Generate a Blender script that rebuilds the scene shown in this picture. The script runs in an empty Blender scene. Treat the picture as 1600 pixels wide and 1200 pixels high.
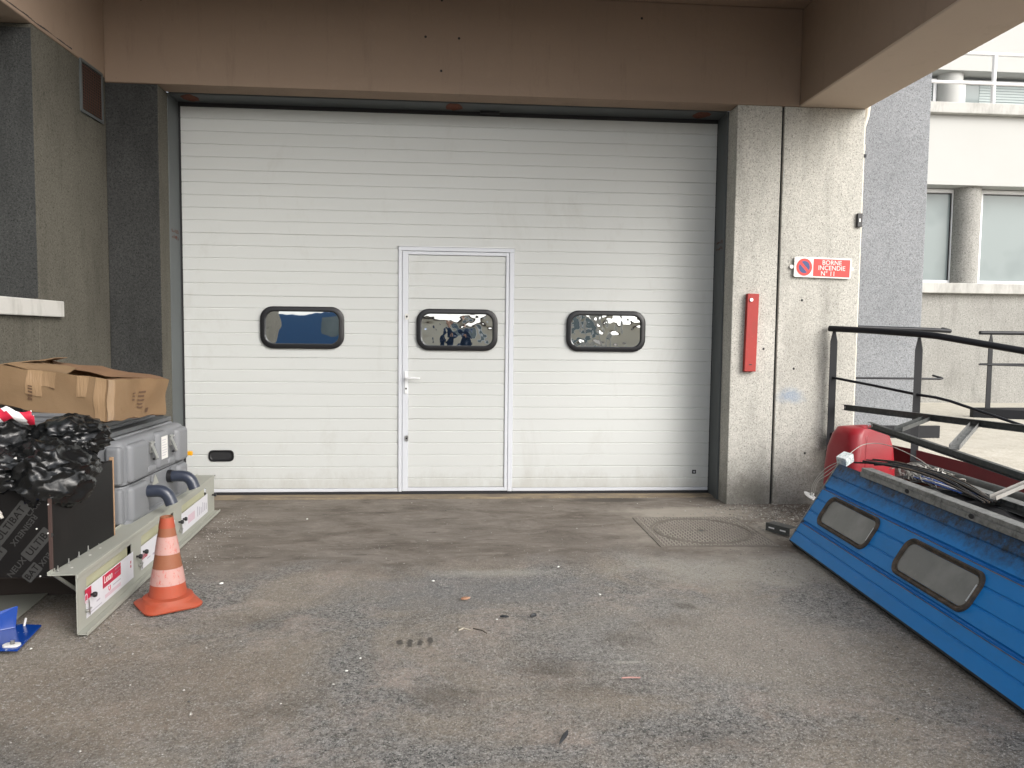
import bpy, bmesh, math, random
from mathutils import Vector, Matrix, noise
random.seed(7)
S = bpy.context.scene
COL = S.collection
R = math.radians

# ---------------------------------------------------------------- camera
cam_d = bpy.data.cameras.new('camera'); cam = bpy.data.objects.new('camera', cam_d); COL.objects.link(cam)
cam_d.sensor_width = 36; cam_d.lens = 26.55; cam_d.clip_end = 400; cam_d.clip_start = .05
cr = Vector((0.99706849, -0.07572262, 0.01097747)); cu = Vector((-0.00610289, 0.06430757, 0.99791146)); cf = cr.cross(cu) * -1
cf = Vector((0.0762704, 0.99505307, -0.06365693))
m = Matrix((( cr.x, cu.x, -cf.x, 0), (cr.y, cu.y, -cf.y, 0), (cr.z, cu.z, -cf.z, 1.364), (0, 0, 0, 1)))
cam.matrix_world = m
S.camera = cam

# ---------------------------------------------------------------- sky and sun
SUN_EL, SUN_AZ = R(31), R(136)           # azimuth clockwise from +Y
w = bpy.data.worlds.new('World'); S.world = w; w.use_nodes = True
nt = w.node_tree; bg = nt.nodes['Background']
sky = nt.nodes.new('ShaderNodeTexSky'); sky.sky_type = 'NISHITA'; sky.sun_disc = False
sky.sun_elevation = SUN_EL; sky.sun_rotation = SUN_AZ; sky.air_density = 1.0; sky.dust_density = 4.0; sky.ozone_density = 1.0
hs = nt.nodes.new('ShaderNodeHueSaturation'); hs.inputs['Saturation'].default_value = .28
nt.links.new(sky.outputs[0], hs.inputs['Color']); nt.links.new(hs.outputs[0], bg.inputs[0])
bg.inputs[1].default_value = .15
sd = bpy.data.lights.new('sun', 'SUN'); sd.energy = .5; sd.angle = R(40); sd.color = (1, .965, .92)
sun = bpy.data.objects.new('sun', sd); COL.objects.link(sun)
dv = Vector((math.sin(SUN_AZ) * math.cos(SUN_EL), math.cos(SUN_AZ) * math.cos(SUN_EL), math.sin(SUN_EL)))
sun.rotation_euler = dv.to_track_quat('Z', 'Y').to_euler()
S.view_settings.view_transform = 'Standard'; S.view_settings.look = 'None'
S.view_settings.gamma = 1; S.view_settings.exposure = 1.10; S.view_settings.use_curve_mapping = False
S.render.engine = 'CYCLES'
S.cycles.max_bounces = 8; S.cycles.diffuse_bounces = 5; S.cycles.glossy_bounces = 4
S.cycles.caustics_reflective = False; S.cycles.caustics_refractive = False

# ---------------------------------------------------------------- helpers
def srgb(r, g, b):
    f = lambda c: (c / 255 / 12.92) if c / 255 <= .04045 else ((c / 255 + .055) / 1.055) ** 2.4
    return (f(r), f(g), f(b))

class Mat:
    def __init__(s, name, col, rough=.7, metal=0, spec=.5):
        s.m = bpy.data.materials.new(name); s.m.use_nodes = True; s.t = s.m.node_tree
        s.b = s.t.nodes['Principled BSDF']
        s.b.inputs['Base Color'].default_value = (*col, 1); s.b.inputs['Roughness'].default_value = rough
        s.b.inputs['Metallic'].default_value = metal; s.b.inputs['Specular IOR Level'].default_value = spec
        s.col = None; s.base = (*col, 1); s.co = None; s.norm = None
    def n(s, k, **kw):
        x = s.t.nodes.new(k)
        for a, b in kw.items(): setattr(x, a, b)
        return x
    def coord(s, scale=(1, 1, 1), kind='Object'):
        tc = s.n('ShaderNodeTexCoord'); mp = s.n('ShaderNodeMapping'); mp.inputs['Scale'].default_value = scale
        s.t.links.new(tc.outputs[kind], mp.inputs[0]); return mp.outputs[0]
    def noise(s, sc, det=4, rough=.6, scale=(1, 1, 1), dist=0):
        x = s.n('ShaderNodeTexNoise'); x.inputs['Scale'].default_value = sc; x.inputs['Detail'].default_value = det
        x.inputs['Roughness'].default_value = rough; x.inputs['Distortion'].default_value = dist
        s.t.links.new(s.coord(scale), x.inputs['Vector']); return x.outputs['Fac']
    def voro(s, sc, feat='F1', out='Distance', scale=(1, 1, 1)):
        x = s.n('ShaderNodeTexVoronoi', feature=feat); x.inputs['Scale'].default_value = sc
        s.t.links.new(s.coord(scale), x.inputs['Vector']); return x.outputs[out]
    def ramp(s, f, *stops):
        x = s.n('ShaderNodeValToRGB'); e = x.color_ramp.elements
        while len(e) < len(stops): e.new(.5)
        for i, (p, c) in enumerate(stops):
            e[i].position = p; e[i].color = (c, c, c, 1) if isinstance(c, (int, float)) else (*c, 1)
        s.t.links.new(f, x.inputs[0]); return x.outputs[0]
    def mix(s, f, c, mode='MIX'):
        """mix colour c over what is there by factor socket/number f"""
        x = s.n('ShaderNodeMix', data_type='RGBA', blend_type=mode)
        if isinstance(f, (int, float)): x.inputs[0].default_value = f
        else: s.t.links.new(f, x.inputs[0])
        if s.col is None: x.inputs[6].default_value = s.base
        else: s.t.links.new(s.col, x.inputs[6])
        if isinstance(c, tuple): x.inputs[7].default_value = (*c, 1)
        else: s.t.links.new(c, x.inputs[7])
        s.col = x.outputs[2]; s.t.links.new(s.col, s.b.inputs['Base Color']); return s
    def bump(s, h, strength=.3, dist=.002):
        x = s.n('ShaderNodeBump'); x.inputs['Strength'].default_value = strength; x.inputs['Distance'].default_value = dist
        s.t.links.new(h, x.inputs['Height'])
        if s.norm is not None: s.t.links.new(s.norm, x.inputs['Normal'])
        s.norm = x.outputs[0]; s.t.links.new(s.norm, s.b.inputs['Normal']); return s
    def rough(s, f, a, b):
        x = s.n('ShaderNodeMapRange'); x.inputs[3].default_value = a; x.inputs[4].default_value = b
        s.t.links.new(f, x.inputs[0]); s.t.links.new(x.outputs[0], s.b.inputs['Roughness']); return s
    def math(s, op, a, b):
        x = s.n('ShaderNodeMath', operation=op)
        for i, v in enumerate((a, b)):
            if isinstance(v, (int, float)): x.inputs[i].default_value = v
            else: s.t.links.new(v, x.inputs[i])
        return x.outputs[0]

class MB:
    def __init__(s): s.v = []; s.f = []
    def add(s, vs, fs):
        o = len(s.v); s.v += [tuple(v) for v in vs]; s.f += [tuple(i + o for i in f) for f in fs]; return s
    def box(s, x0, x1, y0, y1, z0, z1):
        return s.add([(x, y, z) for z in (z0, z1) for y in (y0, y1) for x in (x0, x1)],
                     [(0, 2, 3, 1), (4, 5, 7, 6), (0, 1, 5, 4), (2, 6, 7, 3), (0, 4, 6, 2), (1, 3, 7, 5)])
    def obox(s, o, ax, ay, az):
        o, ax, ay, az = map(Vector, (o, ax, ay, az))
        if ax.cross(ay).dot(az) < 0: ax, ay = ay, ax
        return s.add([o + ax * i + ay * j + az * k for k in (0, 1) for j in (0, 1) for i in (0, 1)],
                     [(0, 2, 3, 1), (4, 5, 7, 6), (0, 1, 5, 4), (2, 6, 7, 3), (0, 4, 6, 2), (1, 3, 7, 5)])
    def loft(s, rings, cap=True, closed=True):
        n = len(rings[0]); o = len(s.v)
        for r_ in rings: s.v += [tuple(p) for p in r_]
        for i in range(len(rings) - 1):
            for j in range(n if closed else n - 1):
                k = (j + 1) % n
                s.f.append((o + i * n + j, o + i * n + k, o + (i + 1) * n + k, o + (i + 1) * n + j))
        if cap and closed:
            s.f.append(tuple(o + j for j in range(n))[::-1]); s.f.append(tuple(o + (len(rings) - 1) * n + j for j in range(n)))
        return s
    def tube(s, pts, r, seg=12, cap=True):
        pts = [Vector(p) for p in pts]; rings = []
        up = Vector((0, 0, 1))
        t0 = (pts[1] - pts[0]).normalized()
        if abs(t0.dot(up)) > .95: up = Vector((1, 0, 0))
        for i, p in enumerate(pts):
            a = pts[max(i - 1, 0)]; b = pts[min(i + 1, len(pts) - 1)]
            t = (b - a).normalized(); x = up.cross(t).normalized(); y = t.cross(x); up = y
            rr = r[i] if isinstance(r, (list, tuple)) else r
            rings.append([p + (x * math.cos(2 * math.pi * k / seg) + y * math.sin(2 * math.pi * k / seg)) * rr for k in range(seg)])
        return s.loft(rings, cap)
    def lathe(s, prof, c=(0, 0, 0), seg=32):
        return s.loft([[(c[0] + r_ * math.cos(2 * math.pi * k / seg), c[1] + r_ * math.sin(2 * math.pi * k / seg), c[2] + z) for k in range(seg)] for r_, z in prof])
    def bar(s, a, b, prof, up=(0, 0, 1)):
        """extrude a closed 2-D profile (u sideways, v up) from a to b"""
        a, b = Vector(a), Vector(b); t = (b - a).normalized(); x = t.cross(Vector(up)).normalized(); y = x.cross(t)
        return s.loft([[p + x * u + y * v for u, v in prof] for p in (a, b)])
    def ring(s, cx, cz, outs, y_of, n=8):
        """closed rounded-rect loops: outs=[(w,h,r,y)...] lofted in sequence"""
        loops = []
        for (w_, h_, r_, y_) in outs:
            loops.append([(cx + px, y_, cz + pz) for px, pz in rrect(w_, h_, r_, n)])
        return s.loft(loops, cap=False)
def rrect(w_, h_, r_, n=8):
    pts = []
    for (sx, sz, a0) in ((1, 1, 0), (-1, 1, 90), (-1, -1, 180), (1, -1, 270)):
        for k in range(n + 1):
            a = R(a0 + 90 * k / n); pts.append((sx * (w_ / 2 - r_) + r_ * math.cos(a), sz * (h_ / 2 - r_) + r_ * math.sin(a)))
    return pts

def tag(o, label=None, cat=None, group=None, kind=None):
    if label: o['label'] = label
    if cat: o['category'] = cat
    if group: o['group'] = group
    if kind: o['kind'] = kind
    return o
def obj(name, mb, mat, parent=None, bevel=0, smooth=False, seg=2, kind=None, label=None):
    if isinstance(mb, MB):
        me = bpy.data.meshes.new(name); me.from_pydata(mb.v, [], mb.f); me.update()
        bm = bmesh.new(); bm.from_mesh(me); bmesh.ops.recalc_face_normals(bm, faces=bm.faces[:]); bm.to_mesh(me); bm.free()
    else: me = mb
    me.materials.append(mat.m if isinstance(mat, Mat) else mat)
    o = bpy.data.objects.new(name, me); COL.objects.link(o)
    if parent: o.parent = parent
    if smooth:
        for p in me.polygons: p.use_smooth = True
        try:
            me.set_sharp_from_angle(angle=R(smooth if smooth is not True else 40))
        except Exception: pass
    if bevel:
        b = o.modifiers.new('bevel', 'BEVEL'); b.width = bevel; b.segments = seg; b.limit_method = 'ANGLE'; b.angle_limit = R(40); b.harden_normals = False
    if kind: o['kind'] = kind
    if label: o['label'] = label
    return o
def empty(name, loc=(0, 0, 0), rz=0, **kw):
    o = bpy.data.objects.new(name, None); COL.objects.link(o); o.location = loc; o.rotation_euler.z = rz; o.empty_display_size = .1
    return tag(o, **kw)
def place(o, parent, M):            # put an object with a matrix under a parent at the origin
    o.parent = parent; o.matrix_local = M; return o
def text_mesh(txt, size, ext=.0006, align='CENTER', space=1.0, bold=0.0):
    c = bpy.data.curves.new('lettering', 'FONT'); c.body = txt; c.size = size; c.extrude = ext; c.align_x = align; c.align_y = 'CENTER'
    c.space_character = space; c.offset = bold; c.resolution_u = 3
    o = bpy.data.objects.new('tmp', c); COL.objects.link(o)
    dg = bpy.context.evaluated_depsgraph_get(); me = bpy.data.meshes.new_from_object(o.evaluated_get(dg))
    bpy.data.objects.remove(o); bpy.data.curves.remove(c); return me
def frame(o, x, y):                  # matrix with given origin, x axis and y axis
    x = Vector(x).normalized(); y = Vector(y); y = (y - x * y.dot(x)).normalized(); z = x.cross(y)
    return Matrix(((x.x, y.x, z.x, o[0]), (x.y, y.y, z.y, o[1]), (x.z, y.z, z.z, o[2]), (0, 0, 0, 1)))
U = lambda v: [-v, v]

# ---------------------------------------------------------------- materials
def plaster(name, c, c2, sc=75, strength=.6, dist=.006, stain=True):
    k = Mat(name, c, .93, spec=.2)
    k.mix(k.ramp(k.noise(sc, 4, .8), (.40, 0), (.60, 1)), c2)
    k.mix(k.ramp(k.noise(1.4, 5, .6), (.3, .0), (.75, .5)), tuple(x * .72 for x in c), 'MIX')
    k.mix(k.ramp(k.voro(sc * .95, out='Distance'), (.06, .8), (.20, 0)), tuple(min(1, x * 1.55) for x in c2))
    k.mix(k.ramp(k.noise(sc * 1.25, 3, .7), (.56, 0), (.64, .85)), tuple(x * .42 for x in c))
    if stain:
        k.mix(k.ramp(k.noise(3.5, 6, .7, (1.4, 1.4, .28)), (.50, 0), (.74, .5)), tuple(x * .42 for x in c))
        tc = k.n('ShaderNodeTexCoord'); sx = k.n('ShaderNodeSeparateXYZ'); k.t.links.new(tc.outputs['Object'], sx.inputs[0])
        splash = k.ramp(k.math('SUBTRACT', k.math('ADD', sx.outputs['Z'], k.math('MULTIPLY', k.noise(5, 6, .75), .9)), .30), (.05, .75), (.55, 0))   # dirt splashed up from the ground
        k.mix(splash, tuple(x * .38 for x in c))
    k.bump(k.noise(sc, 4, .8), strength, dist); return k
m_conc = plaster('roughcast_concrete', (.43, .42, .38), (.60, .585, .535))
_tc = m_conc.n('ShaderNodeTexCoord'); _s = m_conc.n('ShaderNodeSeparateXYZ'); m_conc.t.links.new(_tc.outputs['Object'], _s.inputs[0])
def _pp(cx, cz, rx, rz, col, amt):
    k = m_conc; dx = k.math('DIVIDE', k.math('SUBTRACT', _s.outputs['X'], cx), rx); dz = k.math('DIVIDE', k.math('SUBTRACT', _s.outputs['Z'], cz), rz)
    d = k.math('SQRT', k.math('ADD', k.math('MULTIPLY', dx, dx), k.math('MULTIPLY', dz, dz)), 0)
    k.mix(k.ramp(k.math('ADD', d, k.math('MULTIPLY', k.math('SUBTRACT', k.noise(9, 6, .8), .5), 1.6)), (.3, amt), (1.1, 0)), col)
_pp(2.76, .90, .14, .09, (.20, .30, .45), .5); _pp(3.15, .35, .35, .35, (.10, .09, .075), .65); _pp(2.45, .1, .3, .18, (.12, .11, .09), .5); _pp(2.80, 1.35, .16, .5, (.30, .29, .26), .4)
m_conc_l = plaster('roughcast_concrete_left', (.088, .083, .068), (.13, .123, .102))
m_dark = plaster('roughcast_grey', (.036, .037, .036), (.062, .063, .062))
m_blue = plaster('roughcast_blue_grey', (.21, .222, .235), (.33, .34, .355), stain=False)
m_far = plaster('roughcast_pale', (.29, .285, .265), (.38, .375, .35), 40)
m_white = Mat('white_render', (.47, .472, .455), .85, spec=.2)
m_white.mix(m_white.ramp(m_white.noise(1.2, 5), (.4, 0), (.8, .25)), (.40, .40, .375)).bump(m_white.noise(60), .15, .002)
m_ledge = Mat('stained_concrete_ledge', (.48, .475, .45), .85, spec=.2)
m_ledge.mix(m_ledge.ramp(m_ledge.noise(5, 6, .7, (1, 1, .3)), (.45, 0), (.7, .75)), (.25, .24, .22)).bump(m_ledge.noise(30), .3, .004)
m_brown = Mat('brown_painted_concrete', (.30, .222, .165), .8, spec=.25)
m_brown.mix(m_brown.ramp(m_brown.noise(1.1, 6, .6), (.3, 0), (.75, .5)), (.24, .18, .14))
m_brown.mix(m_brown.ramp(m_brown.noise(5, 7, .75, (1.6, 1, .22)), (.54, 0), (.74, .45)), (.17, .125, .095)).mix(m_brown.ramp(m_brown.noise(40, 4, .8), (.66, 0), (.74, .5)), (.15, .11, .08))
m_brown.mix(m_brown.ramp(m_brown.noise(9, 6, .7), (.55, 0), (.8, .3)), (.35, .27, .21)).bump(m_brown.noise(35, 5), .25, .004)
m_brown_lit = Mat('brown_painted_concrete_lit', (.50, .41, .33), .8, spec=.25)  # paler copy of the brown: light on the side beam's underside put into colour
m_brown_lit.mix(m_brown_lit.ramp(m_brown_lit.noise(6, 7, .75), (.56, 0), (.72, .4)), (.36, .29, .23)).mix(m_brown_lit.ramp(m_brown_lit.noise(2, 6), (.3, 0), (.8, .4)), (.44, .36, .29)).bump(m_brown_lit.noise(35, 5), .25, .004)

def ground_mat():
    k = Mat('dusty_asphalt', (0.147, 0.141, 0.132), .93, spec=.2)
    tc = k.n('ShaderNodeTexCoord'); sx = k.n('ShaderNodeSeparateXYZ'); k.t.links.new(tc.outputs['Object'], sx.inputs[0])
    X, Y = sx.outputs['X'], sx.outputs['Y']
    k.mix(k.ramp(k.noise(52, 4, .85), (.42, 0), (.56, 1)), (0.32, 0.308, 0.290))
    k.mix(k.ramp(k.voro(68, out='Distance'), (.10, .95), (.26, 0)), (0.461, 0.448, 0.422))
    k.mix(k.ramp(k.noise(80, 3, .75), (.54, 0), (.62, .95)), (0.048, 0.055, 0.051))
    dust = k.ramp(k.noise(1.0, 8, .66, dist=.7), (.43, 0), (.58, .78)); k.mix(dust, (0.315, 0.270, 0.215))
    k.mix(k.ramp(k.noise(2.3, 8, .72, dist=.4), (.51, 0), (.66, .75)), (0.430, 0.358, 0.305))
    k.mix(k.ramp(k.noise(1.9, 6, .7, (1.3, 1, 1), .5), (.57, 0), (.72, .6)), (0.096, 0.084, 0.072))
    k.mix(k.ramp(k.noise(8, 6, .75), (.60, 0), (.74, .6)), (0.090, 0.077, 0.061))
    k.mix(k.ramp(k.noise(13, 6, .8), (.62, 0), (.72, .55)), (0.486, 0.454, 0.397))
    warp = k.math('MULTIPLY', k.math('SUBTRACT', k.noise(3.1, 7, .7), .5), 1.5)
    warpf = k.math('MULTIPLY', k.math('SUBTRACT', k.noise(16, 7, .8), .5), 3.2)
    def patch(cx, cy, rx, ry, col, amt, soft=.5):
        dx = k.math('DIVIDE', k.math('SUBTRACT', X, cx), rx); dy = k.math('DIVIDE', k.math('SUBTRACT', Y, cy), ry)
        d = k.math('SQRT', k.math('ADD', k.math('MULTIPLY', dx, dx), k.math('MULTIPLY', dy, dy)), 0)
        k.mix(k.ramp(k.math('ADD', k.math('ADD', d, warp), warpf if rx < .4 or ry < .05 else 0.0), (max(0, 1 - soft), amt), (1 + soft * .6, 0)), col)
    patch(1.75, 4.35, .85, .55, (0.435, 0.410, 0.358), .7)
    patch(1.2, 3.3, .9, .7, (0.346, 0.326, 0.292), .45)
    patch(.1, 4.0, .9, .35, (0.198, 0.201, 0.202), .6)
    patch(-1.2, 2.9, .8, .5, (0.256, 0.211, 0.164), .6)
    # the stones still show through the dust
    k.mix(k.ramp(k.noise(62, 4, .85), (.54, 0), (.63, .45)), (.08, .075, .068))
    k.mix(k.ramp(k.noise(56, 4, .85, (1, 1, 1), .2), (.54, 0), (.63, .5)), (.54, .515, .475))
    k.mix(k.ramp(k.noise(140, 2, .8), (.60, 0), (.66, .8)), (.62, .60, .57))
    # smoother strip before the door
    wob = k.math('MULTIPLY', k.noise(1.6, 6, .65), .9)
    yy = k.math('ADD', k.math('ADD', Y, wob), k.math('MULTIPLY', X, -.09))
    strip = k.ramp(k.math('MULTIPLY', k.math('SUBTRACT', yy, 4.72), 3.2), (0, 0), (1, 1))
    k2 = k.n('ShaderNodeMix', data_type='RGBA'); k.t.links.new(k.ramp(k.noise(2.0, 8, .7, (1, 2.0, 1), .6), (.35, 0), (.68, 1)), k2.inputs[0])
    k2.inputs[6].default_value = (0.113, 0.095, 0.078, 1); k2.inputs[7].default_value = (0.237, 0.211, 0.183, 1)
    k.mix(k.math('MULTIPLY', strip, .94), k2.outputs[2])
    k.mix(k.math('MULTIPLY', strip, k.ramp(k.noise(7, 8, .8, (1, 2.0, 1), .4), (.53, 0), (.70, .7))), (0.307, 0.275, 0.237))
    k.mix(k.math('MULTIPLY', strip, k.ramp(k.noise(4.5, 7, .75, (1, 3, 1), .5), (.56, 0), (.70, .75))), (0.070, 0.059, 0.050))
    patch(1.85, 5.75, .75, .25, (0.384, 0.352, 0.301), .7)
    patch(1.72, 5.15, .62, .60, (0.371, 0.339, 0.288), .6)
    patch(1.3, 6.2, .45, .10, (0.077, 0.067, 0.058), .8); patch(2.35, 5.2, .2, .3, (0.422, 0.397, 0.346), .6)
    for (cx, cy, rx, ry, am) in ((1.18, 3.70, .06, .05, .9), (.42, 3.02, .16, .11, .75), (.50, 2.82, .20, .08, .6), (-.02, 2.80, .16, .09, .75), (-.62, 2.75, .14, .08, .6), (.78, 3.30, .14, .10, .7), (1.05, 3.5, .2, .1, .5), (-.9, 3.6, .3, .12, .45), (-1.5, 2.5, .35, .2, .55), (.9, 2.45, .25, .1, .5)):
        patch(cx, cy, rx * 1.15, ry * 1.25, (0.077, 0.064, 0.051), am * .5, .7)
    for i in range(4): patch(-.235 + i * .045, 3.315, .016, .05, (0.064, 0.060, 0.055), .8, .5)
    patch(.74, 3.06, .11, .012, (0.486, 0.461, 0.410), .6, .5); patch(.25, 4.28, .45, .09, (0.422, 0.410, 0.371), .5, .6)
    inv = k.math('SUBTRACT', 1.0, k.math('MULTIPLY', strip, .85))
    k.bump(k.math('MULTIPLY', k.noise(60, 5, .8), inv), 1.0, .014)
    k.bump(k.math('MULTIPLY', k.voro(90), inv), .7, .006)
    k.bump(k.noise(3, 6, .7), .5, .03)
    return k
m_ground = ground_mat()
m_terr = Mat('pale_terrace', (.50, .47, .40), .9, spec=.2)
m_terr.mix(m_terr.ramp(m_terr.noise(6, 6, .7), (.4, 0), (.7, .7)), (.36, .33, .26)).mix(m_terr.ramp(m_terr.noise(40, 3, .7), (.5, 0), (.6, .5)), (.60, .58, .53))
m_terr.bump(m_terr.noise(60, 4), .6, .01)
m_tread = Mat('worn_iron_treads', (.34, .31, .27), .8, spec=.3); m_tread.mix(m_tread.ramp(m_tread.noise(6, 5), (.4, 0), (.7, .7)), (.24, .215, .185))
m_manhole = Mat('cast_iron_dusty', (.17, .152, .13), .85, spec=.25)
m_manhole.mix(m_manhole.ramp(m_manhole.noise(6, 5), (.4, 0), (.7, .6)), (.25, .225, .195)).bump(m_manhole.noise(60), .4, .003)
m_door = Mat('cream_door_skin', (.575, .59, .575), .5, spec=.35)
m_door.mix(m_door.ramp(m_door.noise(.7, 4), (.35, 0), (.7, .25)), (.545, .56, .54))
m_door.mix(m_door.ramp(m_door.noise(7, 6, .7, (1, 1, .5)), (.6, 0), (.85, .18)), (.48, .465, .42))
m_door.mix(m_door.ramp(m_door.noise(2.6, 7, .75, (1, 1, .45), .4), (.56, 0), (.74, .22)), (.37, .35, .30)).mix(m_door.ramp(m_door.noise(38, 3, .7), (.70, 0), (.76, .35)), (.33, .31, .27))
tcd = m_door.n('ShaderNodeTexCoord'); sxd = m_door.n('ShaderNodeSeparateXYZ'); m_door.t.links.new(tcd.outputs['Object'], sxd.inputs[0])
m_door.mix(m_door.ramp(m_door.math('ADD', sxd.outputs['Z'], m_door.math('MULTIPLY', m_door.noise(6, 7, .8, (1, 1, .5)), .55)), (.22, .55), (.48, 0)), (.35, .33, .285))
m_door.bump(m_door.noise(40, 4, .6, (.15, 1, 3.0)), .18, .0012).bump(m_door.noise(1.3, 2, .5, (1, 1, 2)), .25, .004)
m_dframe = Mat('pale_aluminium_frame', (.62, .64, .68), .4, spec=.5); m_dframe.bump(m_dframe.noise(200), .05, .0005)
m_black = Mat('black_plastic', (.012, .012, .014), .42); m_black.bump(m_black.noise(300), .1, .0004)
m_seal = Mat('black_rubber', (.018, .018, .02), .75); m_seal.bump(m_seal.noise(80), .2, .001)
m_jamb = Mat('grey_green_sheet', (.085, .096, .098), .55); m_jamb.mix(m_jamb.ramp(m_jamb.noise(3, 5), (.4, 0), (.7, .4)), (.062, .068, .068)).bump(m_jamb.noise(20), .1, .002)
m_rust = Mat('rusty_steel', (.16, .045, .02), .85); m_rust.mix(m_rust.ramp(m_rust.noise(60, 5), (.4, 0), (.65, .8)), (.06, .025, .015)).bump(m_rust.noise(90), .5, .002)
def pane(name, bumpstr, tint=(.80, .84, .86), rough=.02, sc=5):
    k = Mat(name, tint, rough, metal=1); k.bump(k.noise(sc, 2, .5), bumpstr, .05); return k
m_pane1 = pane('mirror_film_smooth', .03, sc=4)
m_pane2 = pane('mirror_film_wavy', .085, sc=5)
m_pane3 = pane('mirror_film_wavier', .15, sc=5.5)
m_chrome = Mat('steel', (.55, .55, .54), .3, 1); m_chrome.bump(m_chrome.noise(120), .05, .0005)
m_red = Mat('chipped_red_paint', (.34, .026, .020), .6)
m_red.mix(m_red.ramp(m_red.noise(14, 6, .7, (1, 1, .4)), (.5, 0), (.7, .7)), (.24, .03, .02)).mix(m_red.ramp(m_red.noise(50, 5, .7), (.66, 0), (.7, .8)), (.22, .15, .10)).bump(m_red.noise(40), .3, .002)
m_signw = Mat('sign_white', (.70, .69, .66), .45); m_signw.bump(m_signw.noise(40), .03, .001)
m_signr = Mat('sign_red', (.60, .028, .022), .45); m_signr.bump(m_signr.noise(40), .03, .001)
m_signb = Mat('sign_blue', (.02, .045, .16), .45); m_signb.bump(m_signb.noise(40), .03, .001)
m_pipe = Mat('cream_pvc', (.55, .52, .44), .5); m_pipe.mix(m_pipe.ramp(m_pipe.noise(4, 4), (.5, 0), (.8, .3)), (.42, .39, .32))
m_rail = Mat('charcoal_steel_paint', (.009, .010, .013), .45, spec=.3); m_rail.mix(m_rail.ramp(m_rail.noise(90, 3, .7), (.68, 0), (.74, .6)), (.06, .06, .06)).bump(m_rail.noise(60), .15, .001)
m_kick = Mat('dark_red_steel', (.10, .012, .014), .55); m_kick.mix(m_kick.ramp(m_kick.noise(6, 5), (.45, 0), (.7, .6)), (.05, .01, .01))
m_wrail = Mat('white_railing', (.8, .8, .8), .4); m_wrail.bump(m_wrail.noise(50), .05, .001)
m_wframe = Mat('white_window_frame', (.78, .79, .80), .4); m_wframe.bump(m_wframe.noise(50), .05, .001)
m_glass = Mat('window_glass', (.15, .185, .19), .12, spec=.28)
m_glass.mix(m_glass.ramp(m_glass.noise(.9, 3), (.4, 0), (.6, .8)), (.22, .26, .26))
m_blind = Mat('blind_slats', (.36, .42, .42), .5); m_blind.bump(m_blind.noise(30), .05, .001)

# ---------------------------------------------------------------- ground
g = MB(); NX, NY = 60, 60
def gz(x, y): return 0
gx = [-60, -25, -12] + [-6 + i * .25 for i in range(49)] + [12, 25, 60]
gy = [-70, -30, -12] + [-3 + i * .25 for i in range(43)] + [20, 45, 90]
for y in gy:
    for x in gx:
        z = 0
        if -6 <= x <= 6 and -3 <= y <= 7.5:
            z = .003 * noise.noise((x * .55, y * .55, 1.3)) - .002
            if x > 2.1 and 4.9 < y < 6.0: z += .012 * noise.noise((x * 3, y * 3, 9))
        g.v.append((x, y, z - .004))
for j in range(len(gy) - 1):
    for i in range(len(gx) - 1):
        a = j * len(gx) + i; g.f.append((a, a + 1, a + 1 + len(gx), a + len(gx)))
tag(obj('ground', g, m_ground, smooth=180), kind='structure')

# ramp and terrace beyond the railing
def off(p, d): return (p[0] + d[0], p[1] + d[1])
A, B, Cc, Dd = (3.04, 6.02), (3.46, 5.37), (3.93, 4.87), (5.4, 3.3)
zt = MB()
zt.add([(A[0] + .28, A[1], .449), (B[0] + .04, B[1] - .02, .40), (9, 5.37, .40), (9, 6.02, .449)], [(0, 1, 2, 3)])
zt.add([(B[0] + .04, B[1] - .02, .40), (Cc[0] + .04, Cc[1] - .02, .29), (Dd[0], Dd[1], .0), (9, 3.3, .0), (9, 5.37, .40)], [(0, 1, 2, 3, 4)])
zt.add([(3.33, 6.02, .449), (9, 6.02, .449), (14, 6.02, .449), (14, 10.6, .449), (3.33, 10.6, .449)], [(0, 1, 2, 3, 4)])
tag(obj('terrace', zt, m_terr), kind='structure')
zs = MB()
for (p, z0), (q, z1) in (((A, .449), (B, .40)), ((B, .40), (Cc, .29)), ((Cc, .29), (Dd, 0.0))):
    zs.add([(p[0] + .03, p[1], -.02), (q[0] + .03, q[1], -.02), (q[0] + .03, q[1], z1 - .004), (p[0] + .03, p[1], z0 - .004)], [(0, 1, 2, 3)])
tag(obj('terrace_retaining_side', zs, m_conc), kind='structure')

# ---------------------------------------------------------------- garage building
gb = empty('garage_building', label='grey roughcast garage building with brown painted concrete beams over the loading bay', cat='building')
FY = 6.008
left_wall = MB()
left_wall.box(-3.0, -2.628, 5.02, 6.6, -.05, 3.262)            # full height part
left_wall.box(-3.0, -2.628, 1.3, 5.02, -.05, 1.453)           # below the window
left_wall.box(-3.0, -2.628, 1.3, 2.9, 1.453, 3.262)
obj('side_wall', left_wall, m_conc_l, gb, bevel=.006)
o = MB().box(-2.96, -2.6285, 5.015, 5.020, 1.57, 3.235); obj('window_reveal', o, m_dark, gb)
o = MB().box(-3.0, -2.595, 2.8, 5.272, 1.455, 1.56); obj('window_sill', o, m_ledge, gb, bevel=.006)
o = MB().box(-2.93, -2.90, 2.9, 5.016, 1.56, 3.24); obj('window_pane', o, m_glass, gb)
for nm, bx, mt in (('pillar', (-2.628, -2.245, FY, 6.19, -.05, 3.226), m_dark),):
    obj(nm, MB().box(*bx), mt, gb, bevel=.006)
o = MB().box(-2.2452, -2.2400, 6.010, 6.188, -.05, 3.22); obj('jamb_face', o, m_conc_l, gb)
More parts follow.
